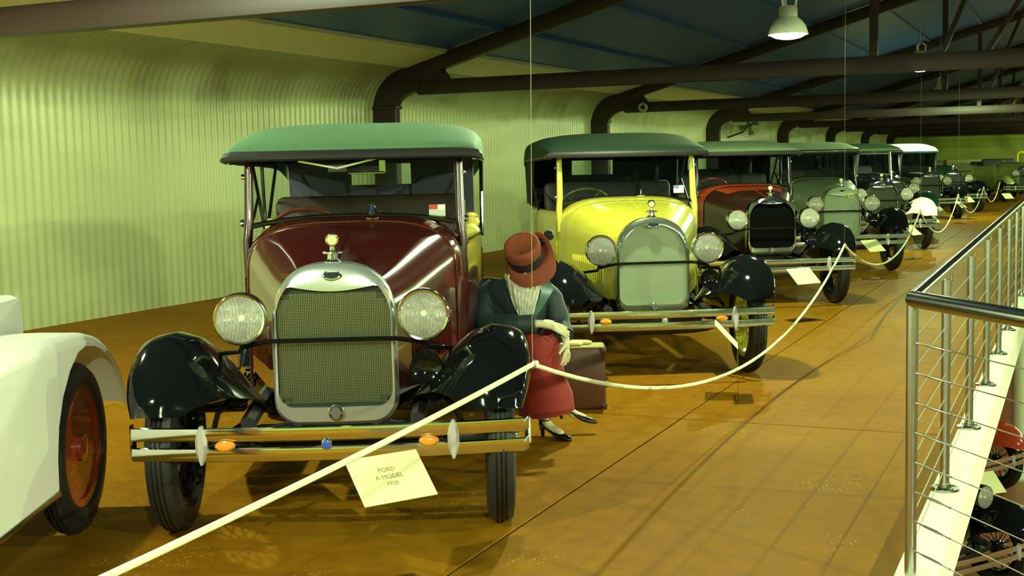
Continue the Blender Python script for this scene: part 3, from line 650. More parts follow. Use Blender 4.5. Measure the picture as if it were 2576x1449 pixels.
        if g('tonneau'): m = M(); m.box((0, 2.15, 1.195), (1.26, 1.85, .05), .02); m.build('tonneau_cover', g('tonneau'), t)
        else: m = M(); m.box((0, 2.95, 1.24), (1.22, .34, .16), .06); m.build('folded_top', g('roof', blackmatt), t)

maroon = paint('maroon_paint', (.062, .008, .006), .14); yellow = paint('yellow_paint', (.47, .45, .04), .25)
red = paint('red_paint', (.42, .045, .012), .16); darkred = paint('dark_brown_paint', (.030, .010, .006), .2)
greygreen = paint('grey_green_paint', (.20, .27, .16), .3); dgreen = paint('dark_green_paint', (.012, .05, .03), .2)
canvas1 = mat('grey_green_canvas', (.105, .225, .115), .75, bump=(220, .25), noise=(2.2, .12), spec=.2); canvas2 = mat('dark_green_canvas', (.009, .024, .011), .7, bump=(220, .2), noise=(3, .15), spec=.15); canvas3 = mat('pale_green_canvas', (.11, .165, .09), .75, bump=(220, .2), spec=.2)
greycloth = mat('grey_lining_cloth', (.070, .072, .115), .9)
yleather = mat('yellow_leather', (.62, .55, .08), .35, noise=(8, .15))

C1 = (-2.965, 4.712, .449)
car('vintage_car', 'maroon open tourer with green-grey canvas top and mesh radiator beside the mannequin', C1[:2], C1[2], dict(body=maroon, near=1, mesh_guard=1, roof=canvas1, curtain=greycloth, liner=greycloth, rimtrim=maroon, side_roll=1, cowl_up=.035, seat=mat('brown_black_leather', (.03, .018, .012), .4), post=mat('dark_brown_post', (.035, .010, .006), .2, coat=.8), shell=mat('nickel_shell', (.62, .68, .66), .26, .8), hinge=maroon, mould=maroon, crown=1.825, badgecol=(.03, .08, .45)))
car('vintage_car', 'bright yellow open tourer with dark green canvas top', (-2.849, 8.896), .496, dict(body=yellow, near=2, open_top=1.115, round_top=1, shell=mat('painted_shell', (.42, .50, .36), .16, .9), roof=canvas2, side_curtain=1, curtain=canvas2, frame=black, post=yellow, rail=black, wheelmat=yellow, core=mat('grey_green_core', (.22, .29, .17), .45), stick=(.10, .18, .28), mould=mat('olive_line', (.25, .25, .03), .4), bumpmat=mat('worn_chrome', (.62, .66, .50), .16, 1.0, bump=(14, .15)), swheel=mat('steering_wheel_olive', (.16, .17, .04), .4), badgecol=(.5, .5, .45), ironmat=blackmatt))
car('vintage_car', 'dark tourer with red-orange cowl, black radiator and pale green canvas top', (-3.02, 13.60), .505, dict(body=darkred, cowl=red, hood=red, hood_side=darkred, roof=canvas3, rad_z=(.55, 1.17), open_top=1.09, core=mat('black_core', (.003, .003, .003), .9, spec=0), lamp_z=.935, crown=1.80, post=black, side_curtain=1, seat=mat('black_leather', (.01, .01, .01), .4), indic=0, curtain=canvas2))
car('vintage_car', 'grey-green closed sedan with grey radiator and black fenders', (-2.98, 17.83), .475, dict(body=greygreen, style='sedan', cab=mat('cab_black_green', (.012, .018, .012), .3, coat=.5), roof=mat('pale_roof_green', (.18, .26, .15), .5), shell=greygreen, core=mat('grey_green_core2', (.16, .21, .12), .5), crown=1.82, emblem=1, cat='car'))
car('vintage_car', 'white-fendered open roadster with black body behind the grey-green sedan', (-3.02, 22.05), .48, dict(body=mat('black_body', (.008, .012, .009), .15, coat=.9), fender=whitepaint, style='roadster', frame=chrome, hood=black))
car('vintage_car', 'dark green van with pale green roof and lettered header, sixth along the row', (-3.353, 25.91), .48, dict(body=dgreen, fender=paint('green_fender', (.01, .045, .025), .15), style='sedan', cab=mat('cab_dark', (.006, .01, .008), .3, coat=.6), roof=mat('van_roof_green', (.10, .22, .11), .5), crown=1.86))
car('vintage_car', 'black sedan with glossy white roof near the far end', (-3.349, 32.93), .48, dict(body=black, style='sedan', roof=mat('white_roof', (.85, .88, .8), .25, coat=.5), cab=mat('cab_teal', (.012, .04, .035), .25, coat=.6), crown=1.90))
car('vintage_car', 'low dark open car with pale tonneau cover near the far end', (-3.117, 36.5), .48, dict(body=dgreen, style='roadster', screen=0, tonneau=mat('pale_top', (.5, .6, .35), .6)))
car('vintage_car', 'pale lime open car at the far end beside the railing', (-1.58, 45.0), .46, dict(screen=0, body=paint('lime_paint', (.30, .36, .07), .3), fender=paint('lime_fender', (.35, .45, .10), .3), style='roadster'))

# far yellow car with rounded body
def yellow_far():
    t = thing('rounded_car', 'small rounded yellow car with upright yellow hoop at the far end', 'car', (-1.6, 50.5, 0), .45, 'vintage cars on display')
    ym = paint('chrome_yellow', (.80, .68, .02), .25)
    secs = []
    for i in range(15):
        u = i / 14; y = -.3 + 3.2 * u; wd = .72 * (math.sin(PI * min(max(u * .94 + .03, 0), 1)) ** .45); zt = .55 + .52 * math.sin(PI * min(u * .9 + .08, 1)) ** .7
        secs.append(sup(max(wd, .05), zt, .30, y, 2.4))
    m = M(); m.loft(secs); m.add(secs[0], [tuple(range(len(secs[0])))]); m.add(secs[-1], [tuple(range(len(secs[-1])))]); m.build('body_shell', ym, t, smooth=60)
    for x in (-.66, .66):
        for y in (.2, 2.3): wheel(t, x, y, .33, ym, 'disc')
    m = M(); m.tube(smooth_path([(.16, 1.5, 1.0), (.15, 1.5, 1.5), (.22, 1.5, 1.62), (.36, 1.5, 1.62), (.42, 1.5, 1.5), (.42, 1.5, 1.0)], 4), .04, 8); m.build('hoop', ym, t)
yellow_far()

# white vehicle at the left edge: red disc wheel, broad white guard
def white_truck():
    t = thing('white_truck', 'white vintage truck with red disc wheel and chrome hub at the left edge', 'truck', C1[:2], C1[2], 'vintage cars on display')
    wr = paint('red_wheel_paint', (.30, .035, .012), .3); xo = -1.09
    wheel(t, -1.17, 0.01, .375, wr, 'disc', tw=.065); wheel(t, -2.55, 0.01, .375, wr, 'disc', tw=.065)
    wheel(t, -1.17, -3.0, .375, wr, 'disc', tw=.065); wheel(t, -2.55, -3.0, .375, wr, 'disc', tw=.065)
    top = smooth_path([(-1.75, .40, 0), (-1.70, .66, 0), (-1.45, .84, 0), (-1.0, .90, 0), (-.45, .905, 0), (0.0, .885, 0), (.22, .845, 0), (.42, .75, 0), (.56, .61, 0), (.64, .47, 0)], 5)
    for side, x1, xi in ((1, xo, -1.50), (-1, -2.63, -2.22)):
        secs = [[(xi, p.x, p.y), (lerp(xi, x1, .5), p.x, p.y + .004), (x1 - side * .06, p.x, p.y), (x1 - side * .018, p.x, p.y - .012), (x1, p.x, p.y - .04), (x1, p.x, p.y - .06)] for p in top]
        m = M(); m.loft(secs); g = m.build('mudguard', whitepaint, t, smooth=60, thick=.008)
        op = [(-.44, .285), (-.435, .42), (-.40, .55), (-.33, .66), (-.22, .755), (-.10, .815), (.03, .835)]
        up = [(p.x, p.y - .05) for p in top if p.x <= .06]
        pts = [(-1.73, .285)] + up + list(reversed(op))
        m = M(); m.prism(pts, x1 - side * .008, x1 + side * .002, 'x'); m.build('guard_skirt', whitepaint, g, smooth=0)
        m = M(); m.box((x1, -1.08, .285), (.02, 1.29, .028), .006); m.build('edge_strip', nickel, g)
    m = M(); m.box((-1.86, -1.55, .80), (.80, 3.8, .46), .05); m.build('body', whitepaint, t)
    m = M(); m.box((-2.0, .28, .72), (.90, .14, .40), .04); m.build('tail_panel', whitepaint, t)
    m = M(); m.box((-1.86, -3.2, .86), (.9, 1.0, .42), .1); m.build('hood', whitepaint, t)
    m = M(); m.box((-1.86, -1.6, .45), (.7, 4.4, .12), .03); m.build('chassis', blackmatt, t)
    for y in (.01, -3.0):
        m = M(); m.tube([(-1.25, y, .375), (-2.47, y, .375)], .04, 8); m.build('axle', blackmatt, t)
white_truck()

# ------------------------------------------------------------------ railing along the mezzanine edge
def railing():
    t = thing('cable_railing', 'stainless steel railing with round posts and thin wire cables along the mezzanine edge', 'railing', (-.53, 4.67, 0))
    cabm = mat('cable_steel', (.22, .23, .16), .45, .7); HR = 1.066; ys = [0] + [1.29 + 1.423 * k for k in range(26)]; L = ys[-1]; zb = .055
    m = M(); m.tube([(0, 0, HR), (0, L, HR)], .026, 12); m.build('handrail', steel, t)
    d = Vector((.40, -.515, 0)).normalized(); L2 = 6.5
    m = M(); m.tube([(0, 0, HR), d * L2 + Vector((0, 0, HR))], .030, 12); m.build('handrail', steel, t)
    def post(x, y, z0, z1, r=.021):
        m = M(); m.tube([(x, y, z0), (x, y, z1)], r, 12); p = m.build('post', mat('satin_steel', (.52, .55, .50), .28, 1.0), t)
        m = M(); m.lathe([(0, 0), (.065, 0), (.065, .010), (.03, .014), (.028, .03), (0, .03)], (x, y, z0), 'z', 18)
        for k in range(4):
            a = PI / 4 + PI / 2 * k; m.lathe([(0, .016), (.009, .016), (.009, .008)], (x + .047 * math.cos(a), y + .047 * math.sin(a), z0), 'z', 6)
        m.build('base_flange', steel, p)
        return p
    for i, y in enumerate(ys):
        p = post(0, y, 0.055 if i else 0.0, HR - (.02 if i == 0 else .05))
        if i: m = M(); m.tube([(0, y, HR - .055), (.02, y, HR - .05), (.02, y, HR - .02)], .008, 6); m.box((0, y, HR - .055), (.03, .03, .012), .004); m.build('rail_bracket', nickel, p)
    for k in range(1, 5):
        q = d * (1.45 * k); post(q.x, q.y, .055, HR - .03)
    for k in range(9):
        z = HR - .155 - .108 * k
        m = M(); m.tube([(0, .02, z), (0, L, z)], .0025, 5); m.build('cable', cabm, t)
        m = M(); a = d * .03; b = d * L2; m.tube([(a.x, a.y, z), (b.x, b.y, z)], .0024, 6); c = m.build('cable', cabm, t)
        m = M(); P = [d * s for s in (.03, .06, .10, .17, .21, .25)]; m.tube([(q.x, q.y, z) for q in P], [.004, .003, .0052, .0052, .003, .004], 8); m.build('turnbuckle', nickel, c)
railing()

# ------------------------------------------------------------------ ropes, hung from ceiling wires
KN = [(-1.9, -2.6, .80), (-1.9, 4.42, .808), (-1.9, 11.55, .79), (-1.9, 17.5, .85), (-1.9, 23.3, .88), (-1.9, 29.8, .85), (-1.9, 36.2, .84)]
SAG = [.11, .52, .40, .45, .42, .42]
RL = ['white barrier rope running from lower left up to the hook beside the mannequin', 'long sagging white barrier rope in front of the yellow car', 'sagging white rope in front of the grey-green sedan', 'sagging white rope in front of the dark green van', 'sagging white rope in front of the white-roofed black sedan', 'farthest sagging white rope beside the lime car']
for i in range(6):
    a, b = Vector(KN[i]), Vector(KN[i + 1]); pts = []
    for k in range(33):
        u = .001 + .998 * k / 32; p = a.lerp(b, u); p.z -= SAG[i] * 4 * u * (1 - u); pts.append(p - a)
    t = thing('barrier_rope', RL[i], 'rope', a, 0, 'white barrier ropes')
    m = M(); m.tube(pts, .0095, 10); m.build('rope', ropemat, t)
    m = M(); m.lathe([(0, -.014), (.012, -.012), (.015, 0), (.012, .012), (0, .014)], pts[0] + Vector((0, .02, 0)), 'z', 10); m.build('knot', ropemat, t)
wm = mat('thin_wire', (.20, .24, .13), .6)
WL = ['thin hanger wire rising from the rope hook beside the mannequin', 'thin hanger wire rising from the rope hook before the red car', 'thin hanger wire by the white-fendered roadster', 'thin hanger wire by the dark green van']
for i, (k, top) in enumerate([(1, (-1.83, 4.42)), (2, (-1.9, 11.55)), (3, (-1.9, 17.5)), (4, (-1.9, 23.3))]):
    a = Vector(KN[k]); b = Vector((top[0], top[1], roof_z(top[0]) - .02)); t = thing('hanger_wire', WL[i], 'wire', a, 0, 'ceiling wires for the ropes')
    m = M(); m.tube([(0, 0, .02), b - a], .0015 if i == 0 else .0008, 6); m.build('wire', wm, t)
    m = M(); m.tube([(0, 0, .025), (.012, 0, .012), (.012, 0, -.006), (0, 0, -.016), (-.012, 0, -.006)], .003, 6); m.build('hook', nickel, t)

# ------------------------------------------------------------------ information cards on clear stands
def sign(x, y, yaw, label, z0=.36, tilt=.86, w_=.30, h_=.215, lines=None, tall=0, zf=0.0):
    t = thing('sign_stand', label, 'sign', (x, y, zf), yaw, 'cards on clear acrylic stands')
    dy, dz = h_ * math.sin(tilt), h_ * math.cos(tilt)
    m = M(); m.box((0, .10, .003), (w_, .22, .006), .001); m.build('base_plate', acrylic, t, smooth=0)
    m = M(); m.box((0, -.008, z0 / 2 + .003), (w_, .005, z0), .001); m.build('upright', acrylic, t, smooth=0)
    rt = Matrix.Rotation(PI / 2 - tilt, 4, 'X')
    m = M(); m.box((0, dy / 2 - .008, z0 + .004 + dz / 2), (w_, h_, .005), .001, rot=rt); b = m.build('card', card, t, smooth=0)
    if lines:
        n = Vector((0, -math.cos(tilt), math.sin(tilt))); up = Vector((0, math.sin(tilt), math.cos(tilt))); c = Vector((0, dy / 2 - .008, z0 + .004 + dz / 2))
        for s, off, sz in lines:
            p = c + up * off + n * .0032; text_mesh('card_lettering', s, sz, ink, b, p + Vector((-.006, 0, 0)), (PI / 2 - tilt, 0, 0), .0003)
sign(-2.243, 3.972, .99, 'cream card lettered FORD A MODEL 1928 before the maroon car', .355, lines=[('FORD', .036, .027), ('A MODEL', .004, .027), ('1928', -.028, .025)])
sign(-2.05, 8.2, 1.83, 'cream card turned edge-on before the yellow car', .34, tilt=.75)
for (x, y, a), l in zip([(-2.36, 12.3, .95), (-2.33, 16.7, 1.0), (-2.24, 20.25, 1.25), (-2.36, 24.0, .95), (-2.6, 28.0, 1.1), (-2.38, 30.8, 1.25), (-2.48, 34.3, 1.0), (-1.68, 36.8, .8)],
    ['cream card below the bumper of the red-cowled car', 'cream card before the grey-green sedan', 'tilted cream card before the white-fendered roadster', 'cream card before the dark green van', 'cream card beside the van wheel', 'steeply turned cream card by the white-roofed sedan', 'small cream card by the low open car', 'small cream card by the far railing']): sign(x, y, a, l)

# ------------------------------------------------------------------ seated mannequin on the running board (frame of the maroon car)
def skin_mesh(name, nodes, edges, root, mt, sub=2):
    me = bpy.data.meshes.new(name + '_cage'); me.from_pydata([n[:3] for n in nodes], edges, [])
    o = bpy.data.objects.new(name + '_cage', me); COL.objects.link(o)
    o.modifiers.new('skin', 'SKIN'); sv = me.skin_vertices[0].data
    for i, n in enumerate(nodes): r = n[3]; sv[i].radius = (r, n[4] if len(n) > 4 else r); sv[i].use_root = (i == root)
    s = o.modifiers.new('sub', 'SUBSURF'); s.levels = sub; s.render_levels = sub
    bpy.context.view_layer.update()
    r = bpy.data.meshes.new_from_object(o.evaluated_get(bpy.context.evaluated_depsgraph_get())); r.name = name
    bpy.data.objects.remove(o); bpy.data.meshes.remove(me)
    r.materials.clear(); r.materials.append(mt)
    for p in r.polygons: p.use_smooth = True
    return r
def hand(nodes, edges, wi, wrist, fwd, side, nrm, s=1.0, curl=.3):
    # palm and five fingers growing from the wrist node wi
    fwd = Vector(fwd).normalized(); side = Vector(side).normalized(); nrm = Vector(nrm).normalized(); W = Vector(wrist)
    def add(p, r, prev): nodes.append((p.x, p.y, p.z, r * s)); edges.append((prev, len(nodes) - 1)); return len(nodes) - 1
    pc = add(W + fwd * .035 * s, .019, wi); palm = add(W + fwd * .065 * s, .020, pc)
    for k, (off, ln, sp) in enumerate([(-.030, .066, -.14), (-.010, .078, -.04), (.010, .074, .05), (.029, .058, .16)]):
        b = W + (fwd * .078 + side * off) * s; a = add(b, .0095, palm); dr = (fwd + side * sp).normalized()
        p1 = b + (dr * math.cos(curl * .5) + nrm * math.sin(curl * .5)) * ln * .45 * s; a = add(p1, .0085, a)
        p2 = p1 + (dr * math.cos(curl) + nrm * math.sin(curl)) * ln * .32 * s; a = add(p2, .0075, a)
        p3 = p2 + (dr * math.cos(curl * 1.5) + nrm * math.sin(curl * 1.5)) * ln * .25 * s; add(p3, .0060, a)
    b = W + (fwd * .03 - side * .030) * s; a = add(b, .0115, pc); dr = (fwd * .75 - side * .6 + nrm * .25).normalized()
    a = add(b + dr * .032 * s, .0095, a); add(b + dr * .058 * s, .0070, a)
def mannequin():
    t = thing('mannequin', 'seated mannequin in red hat, dark coat and red skirt on the running board', 'mannequin', C1[:2], C1[2])
    sk = mat('mannequin_skin', (.66, .62, .36), .45); 
    N = [(.775, 1.66, .44, .105, .085), (.80, 1.65, .56, .10, .08), (.84, 1.63, .72, .115, .08), (.86, 1.61, .84, .10, .07), (.88, 1.58, .905, .045), (.90, 1.53, .955, .044),
         (.72, 1.64, .865, .052), (.69, 1.52, .70, .040), (.82, 1.43, .685, .033), (.975, 1.385, .700, .023),
         (1.00, 1.62, .850, .050), (1.085, 1.58, .69, .038), (1.105, 1.52, .64, .030), (1.118, 1.45, .590, .022),
         (.86, 1.56, .45, .075), (1.00, 1.49, .555, .055), (1.00, 1.58, .33, .043), (.995, 1.66, .115, .027), (1.025, 1.64, .065, .030), (1.10, 1.565, .030, .022),
         (.86, 1.72, .45, .075), (1.04, 1.66, .560, .055), (1.08, 1.72, .36, .043), (1.13, 1.765, .165, .027), (1.165, 1.76, .115, .029), (1.255, 1.745, .085, .021)]
    E_ = [(0, 1), (1, 2), (2, 3), (3, 4), (4, 5), (3, 6), (6, 7), (7, 8), (8, 9), (3, 10), (10, 11), (11, 12), (12, 13), (0, 14), (14, 15), (15, 16), (16, 17), (17, 18), (18, 19), (0, 20), (20, 21), (21, 22), (22, 23), (23, 24), (24, 25)]
    hand(N, E_, 9, (.975, 1.385, .700), (.95, -.02, -.28), (.05, -.75, -.45), (-.2, .1, -1), 1.1, .25)
    hand(N, E_, 13, (1.118, 1.45, .590), (.0, -.06, -1), (.55, .8, 0), (-.8, .5, 0), .95, .35)
    link('body', skin_mesh('body', N, E_, 0, sk), t)
    # head, bowed towards the viewer's right
    hc = Vector((.915, 1.49, 1.035)); rh = (Matrix.Rotation(.35, 4, 'Y') @ Matrix.Rotation(.55, 4, 'X'))
    bm = bmesh.new(); bmesh.ops.create_uvsphere(bm, u_segments=28, v_segments=20, radius=1)
    for v in bm.verts:
        x, y, z = v.co; q = Vector((x * .072 * (1 - .22 * max(-z, 0)), y * .090 * (1 - .10 * max(-z, 0)), z * .112))
        if y < -.55:
            fx, fz = x, z
            q.y -= .022 * math.exp(-((fx / .16) ** 2)) * math.exp(-(((fz + .12) / .22) ** 2))          # nose
            q.y -= .006 * math.exp(-((fx / .3) ** 2)) * math.exp(-(((fz + .52) / .10) ** 2))           # lips
            for s in (-1, 1): q.y += .010 * math.exp(-(((fx - s * .36) / .18) ** 2)) * math.exp(-(((fz - .08) / .14) ** 2))
        for s in (-1, 1):
            if abs(y) < .25 and x * s > .8: q.x += s * .012 * math.exp(-((z / .25) ** 2))
        v.co = q
    me = bpy.data.meshes.new('head'); bm.to_mesh(me); bm.free(); me.materials.append(sk)
    for p in me.polygons: p.use_smooth = True
    hd = link('head', me, t); hd.matrix_local = Matrix.Translation(hc) @ rh
    for s in (-1, 1):
        m = M(); m.lathe([(0, -.004), (.012, -.003), (.014, .002)], (s * .026, -.078, .008), 'y', 10); m.build('eye', mat('eye_dark', (.05, .05, .04), .2), hd)
    m = M(); m.lathe([(0, -.006), (.02, -.004), (.024, .002)], (0, -.078, -.056), 'y', 12); mo = m.build('mouth', mat('lip_red', (.35, .05, .04), .4), hd); mo.scale = (1, 1, .8)
    m = M(); m.lathe([(.062, -.075), (.078, -.04), (.084, .01), (.078, .06), (.055, .1), (0, .118)], (0, .014, 0), 'z', 20); m.build('hair', mat('auburn_hair', (.10, .03, .015), .7, bump=(80, .5)), hd)
    # hat, tipped forward
    hm = mat('rust_felt', (.21, .045, .016), .85, noise=(9, .15)); bd = mat('black_ribbon', (.010, .012, .011), .5)
    hat = thing('tmp', None, None); hat.name = 'hat'; hat.parent = t
    hat.matrix_local = Matrix.Translation((.900, 1.462, 1.058)) @ Matrix.Rotation(-.30, 4, 'Y') @ Matrix.Rotation(.72, 4, 'X')
    m = M(); m.lathe([(.086, -.03), (.096, .0), (.100, .04), (.103, .085), (.100, .105), (.088, .116), (.075, .112), (.060, .098), (0, .094)], n=32); m.build('crown', hm, hat, smooth=60)
    m = M(); m.lathe([(.100, -.012), (.103, .0), (.1055, .036), (.104, .046)], n=32); m.build('ribbon', bd, hat, smooth=60, thick=.003)
    secs = []
    for i in range(40):
        a = 2 * PI * i / 40; up = max(0, math.cos(a - .55)) ** 3; q = []
        for k in range(7):
            u = k / 6; fr = .5 + .5 * math.cos(a + .9); r = .095 + (.012 + .066 * fr) * u * (1 - .15 * up); z = -.022 - (.02 + .04 * fr) * u * u * (1 - up) + .11 * up * u ** 1.6; q.append((r * math.cos(a), r * math.sin(a) * .95, z))
        secs.append(q)
    secs.append(secs[0]); m = M(); m.loft(secs); m.build('brim', hm, hat, smooth=60, thick=.005)
    m = M(); m.box((.165, .075, .035), (.055, .05, .055), .02); m.lathe([(0, -.03), (.03, -.015), (.034, .01), (.0, .03)], (.13, .06, .03), 'z', 12); m.build('bow', bd, hat)
    # coat
    cm = mat('dark_teal_coat', (.016, .035, .038), .62, bump=(40, .25), noise=(5, .25))
    def ring(c, rx, ry, n=20, rot=0.0, gap=0):
        return [(c[0] + rx * math.cos(rot + gap + (2 * PI - 2 * gap) * i / (n - 1)), c[1] + ry * math.sin(rot + gap + (2 * PI - 2 * gap) * i / (n - 1)), c[2]) for i in range(n)]
    secs = [ring(c, rx, ry, 24, -1.25, gp) for c, rx, ry, gp in [((.80, 1.66, .40), .185, .155, .02), ((.81, 1.65, .55), .165, .135, .02), ((.84, 1.63, .68), .185, .14, .18), ((.855, 1.62, .80), .205, .135, .42), ((.865, 1.61, .875), .185, .115, .62), ((.875, 1.60, .915), .11, .085, .80), ((.88, 1.59, .955), .075, .07, .9)]]
    m = M(); m.loft(secs); coat = m.build('coat', cm, t, smooth=70, thick=.010)
    m = M(); m.tube(smooth_path([(.74, 1.625, .875), (.685, 1.60, .82), (.675, 1.51, .70), (.82, 1.425, .692), (.945, 1.392, .700)], 4), [.072] * 5 + [.066] * 4 + [.062] * 4 + [.052] * 4, 14); m.build('sleeve', cm, coat, smooth=60)
    m = M(); m.tube(smooth_path([(.98, 1.61, .86), (1.05, 1.60, .80), (1.09, 1.575, .69), (1.112, 1.48, .615)], 4), [.072] * 5 + [.062] * 4 + [.054] * 4, 14); m.build('sleeve', cm, coat, smooth=60)
    for s in (-1, 1):
        m = M(); m.loft([[(.885 + s * .085, 1.49, .94), (.885 + s * .15, 1.54, .93)], [(.885 + s * .10, 1.465, .87), (.885 + s * .17, 1.50, .875)], [(.885 + s * .075, 1.462, .79), (.885 + s * .115, 1.48, .79)], [(.885 + s * .03, 1.475, .70), (.885 + s * .05, 1.482, .70)]])
        m.build('lapel', mat('teal_satin', (.05, .14, .11), .35) if s > 0 else cm, coat, smooth=60, thick=.008)
    # lace jabot: pleated wedge
    lm = mat('white_lace', (.72, .74, .62), .85, bump=(120, .8)); secs = []
    for k in range(12):
        u = k / 11; wd = lerp(.105, .030, u ** 1.3); z = lerp(.965, .705, u); q = []
        for i in range(25): v = i / 24 * 2 - 1; q.append((.885 + v * wd + .01 * u, 1.432 + .018 * u + .010 * math.sin(i * 1.9 + k * .8) + .05 * v * v * (1 - u), z + .006 * math.sin(i * 2.3)))
        secs.append(q)
    m = M(); m.loft(secs); m.build('lace_jabot', lm, t, smooth=60, thick=.004)
    # skirt
    sm = mat('red_wool_skirt', (.27, .020, .016), .75, noise=(6, .12)); secs = []
    for c, rx, ry in [((.80, 1.67, .50), .15, .135), ((.88, 1.62, .58), .155, .145), ((.945, 1.575, .625), .130, .16), ((.965, 1.57, .60), .128, .16), ((.97, 1.58, .50), .125, .16), ((.985, 1.60, .36), .135, .165), ((1.01, 1.62, .24), .152, .175), ((1.01, 1.63, .165), .160, .18)]:
        secs.append([(c[0] + (rx + .008 * math.sin(i * 2.2) * (1 if c[2] < .5 else .3)) * math.cos(2 * PI * i / 28), c[1] + ry * math.sin(2 * PI * i / 28), c[2] + .02 * math.sin(2 * PI * i / 28 + 1) * (1 if c[2] < .3 else 0)) for i in range(28)])
    m = M(); m.loft(secs, True); m.add(secs[0], [tuple(range(28))]); m.build('skirt', sm, t, smooth=70, thick=.006)
    # shoes
    sh = mat('black_shoe_leather', (.010, .010, .010), .25, coat=.6)
    for hx, hy, hz, tx, ty, tz in ((.985, 1.672, .0, 1.125, 1.545, .0), (1.10, 1.772, .085, 1.285, 1.742, .055)):
        h = Vector((hx, hy, hz)); e = Vector((tx, ty, tz)); f = (e - h).normalized(); sd = Vector((-f.y, f.x, 0)).normalized(); L = (e - h).length; secs = []
        for u, wd, zl, zh in ((-.08, .016, .060, .095), (.05, .027, .055, .095), (.25, .028, .045, .075), (.5, .030, .018, .055), (.7, .037, .004, .045), (.9, .034, .0, .038), (1.08, .018, .002, .025), (1.14, .004, .008, .014)):
            c = h + f * L * u; secs.append([(c + sd * wd * math.cos(a) + Vector((0, 0, (zl + zh) / 2 + (zh - zl) / 2 * math.sin(a)))) for a in [2 * PI * i / 12 for i in range(12)]])
        m = M(); m.loft(secs, True, True); so = m.build('shoe', sh, t, smooth=60)
        m = M(); m.tube([h + Vector((0, 0, .06)), h + f * .004 + Vector((0, 0, .0))], [.018, .008], 8); m.build('heel', sh, so)
        c = h + f * .018 + Vector((0, 0, .105)); m = M(); m.tube([c + sd * .034 * math.cos(2 * PI * i / 16) + f * .034 * math.sin(2 * PI * i / 16) for i in range(16)], .004, 6, closed=True); m.build('ankle_strap', sh, so)
mannequin()

def car_pt(x, y, z=0):
    c, s = math.cos(C1[2]), math.sin(C1[2]); return (C1[0] + x * c - y * s, C1[1] + x * s + y * c, z)
def suitcase():
    t = thing('suitcase', 'brown upright suitcase standing beside the mannequin legs', 'suitcase', car_pt(1.19, 2.56), C1[2] - .05)
    lm = mat('brown_leather', (.085, .028, .009), .42, noise=(7, .25)); tr = mat('dark_tan_trim', (.07, .028, .010), .5)
    m = M(); m.box((0, 0, .20), (.50, .20, .40), .022); b = m.build('case', lm, t)
    m = M(); m.box((0, -.03, .20), (.508, .008, .408), .003); m.build('lid_seam', blackmatt, b)
    for x in (-.235, .235):
        for z in (.02, .38):
            m = M(); m.box((x, 0, z), (.05, .212, .05), .018); m.build('corner_guard', tr, b)
    m = M(); m.box((0, 0, .402), (.49, .19, .012), .005); m.build('top_panel', mat('pale_tan_top', (.42, .38, .12), .4), t)
    t2 = thing('glove_pair', 'folded pale gloves lying on top of the brown suitcase', 'gloves', (*car_pt(1.20, 2.55)[:2], .409), C1[2] - .05)
    gm = mat('pale_glove', (.60, .60, .24), .7, bump=(60, .3))
    for y, dx in ((-.035, -.03), (.03, .03)):
        secs = [[(dx + x, y + wd * math.cos(2 * PI * i / 12), .014 + h * math.sin(2 * PI * i / 12) * .9) for i in range(12)] for x, wd, h in ((-.14, .030, .010), (-.06, .036, .014), (.02, .040, .015), (.07, .036, .014))]
        m = M(); m.loft(secs, True, True)
        for k in range(4): m.tube([(dx + .05, y - .027 + .018 * k, .013), (dx + .10, y - .029 + .02 * k, .012), (dx + .135 - .01 * abs(k - 1.5), y - .03 + .021 * k, .010)], [.011, .010, .007], 8)
        m.tube([(dx - .02, y + .03, .013), (dx + .03, y + .055, .011)], [.011, .008], 8)
        m.build('glove', gm, t2, smooth=60)
suitcase()

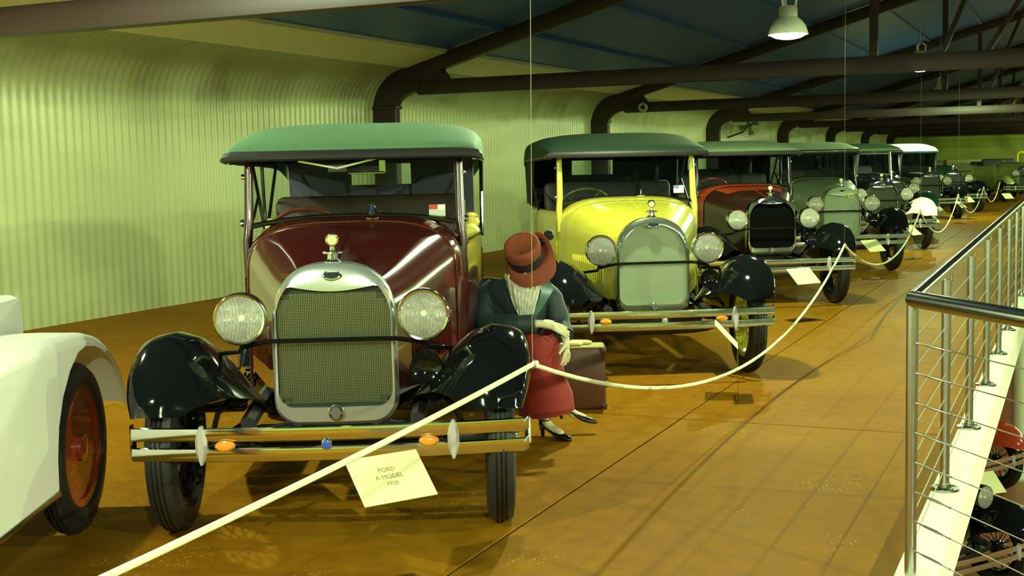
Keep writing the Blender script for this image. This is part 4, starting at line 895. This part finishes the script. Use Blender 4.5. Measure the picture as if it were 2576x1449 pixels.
# ------------------------------------------------------------------ small things on the walls and trusses
def fittings():
    t = thing('speaker', 'small round grey speaker on the truss behind the yellow car', 'speaker', (-8.55, 26.17, 2.735))
    gm = mat('speaker_grey', (.30, .36, .28), .5)
    m = M(); m.lathe([(.05, -.02), (.085, -.03), (.10, -.02), (.10, .04), (.05, .07), (0, .07)], (0, 0, 0), 'y', 28); m.build('ring_housing', gm, t)
    m = M(); m.lathe([(0, -.035), (.02, -.03), (.05, -.015), (.052, .0)], (0, 0, 0), 'y', 20); m.build('cone', blackmatt, t)
    t = thing('wall_fan', 'round wire-guarded wall fan behind the red car roof', 'fan', (-9.2, 38.0, 2.6))
    m = M()
    for k in range(5):
        m.tube([(.10 + (.05 + .075 * k) * math.cos(2 * PI * i / 24), .0, (.05 + .075 * k) * math.sin(2 * PI * i / 24)) for i in range(24)], .006, 4, closed=True)
    for k in range(12):
        a = 2 * PI * k / 12; m.tube([(.10, -.02, 0), (.10 + .35 * math.cos(a), 0, .35 * math.sin(a))], .004, 4)
    m.build('guard', mat('fan_guard', (.30, .36, .20), .4), t, weld=False)
    m = M()
    for k in range(4):
        a = PI / 2 * k + .3; u = Vector((math.cos(a), 0, math.sin(a))); v = Vector((-math.sin(a), 0, math.cos(a)))
        c = Vector((.1, .04, 0)); m.loft([[c + u * .04 + v * -.03, c + u * .04 + v * .03 + Vector((0, .02, 0))], [c + u * .3 + v * -.09, c + u * .3 + v * .09 + Vector((0, .04, 0))]])
    m.build('blade', mat('fan_blade', (.2, .26, .16), .4), t, thick=.004)
    m = M(); m.tube([(.1, .08, 0), (-.1, .08, -.2), (-.55, .05, -.35)], .025, 6); m.lathe([(0, 0), (.07, 0), (.07, .14), (0, .16)], (.1, .02, 0), 'y', 14); m.build('bracket', blackmatt, t)
    t = thing('air_unit', 'pale wall-mounted air unit on the far end wall', 'air unit', (-5.7, 73.98, 1.02))
    m = M(); m.box((0, -.2, 0), (1.9, .4, .62), .06); m.build('casing', mat('unit_cream', (.66, .68, .34), .5), t)
    m = M()
    for k in range(5): m.box((0, -.41, -.20 + .07 * k), (1.3, .02, .03))
    m.build('louvres', mat('unit_dark', (.12, .16, .06), .5), t, smooth=0)
fittings()

# ------------------------------------------------------------------ below the mezzanine, seen past the kerb
ZL = -2.6
def lower():
    t = thing('steel_column', 'white round column standing on the lower floor under the mezzanine', 'column', (-.64, 17.3, ZL))
    m = M(); m.tube([(0, 0, 0), (0, 0, 2.35)], .085, 20); m.build('shaft', mat('column_white', (.62, .68, .45), .5), t)
    m = M(); m.lathe([(0, 0), (.21, 0), (.21, .03), (.15, .05), (.11, .07), (0, .07)], (0, 0, 0), 'z', 24); m.build('base', mat('column_white', (.62, .68, .45), .5), t)
    car('vintage_car', 'red car on the lower floor beside the white column', (-1.28, 16.05, ZL), .95, dict(body=red, fender=red, style='roadster'))
    car('vintage_car', 'black car with glossy rounded fenders on the lower floor', (-1.07, 12.28, ZL), .95, dict(body=black, style='roadster'))
    sign(-.80, 14.95, .75, 'cream card on the lower floor beside the white column', .36, w_=.34, h_=.30, zf=ZL)
lower()
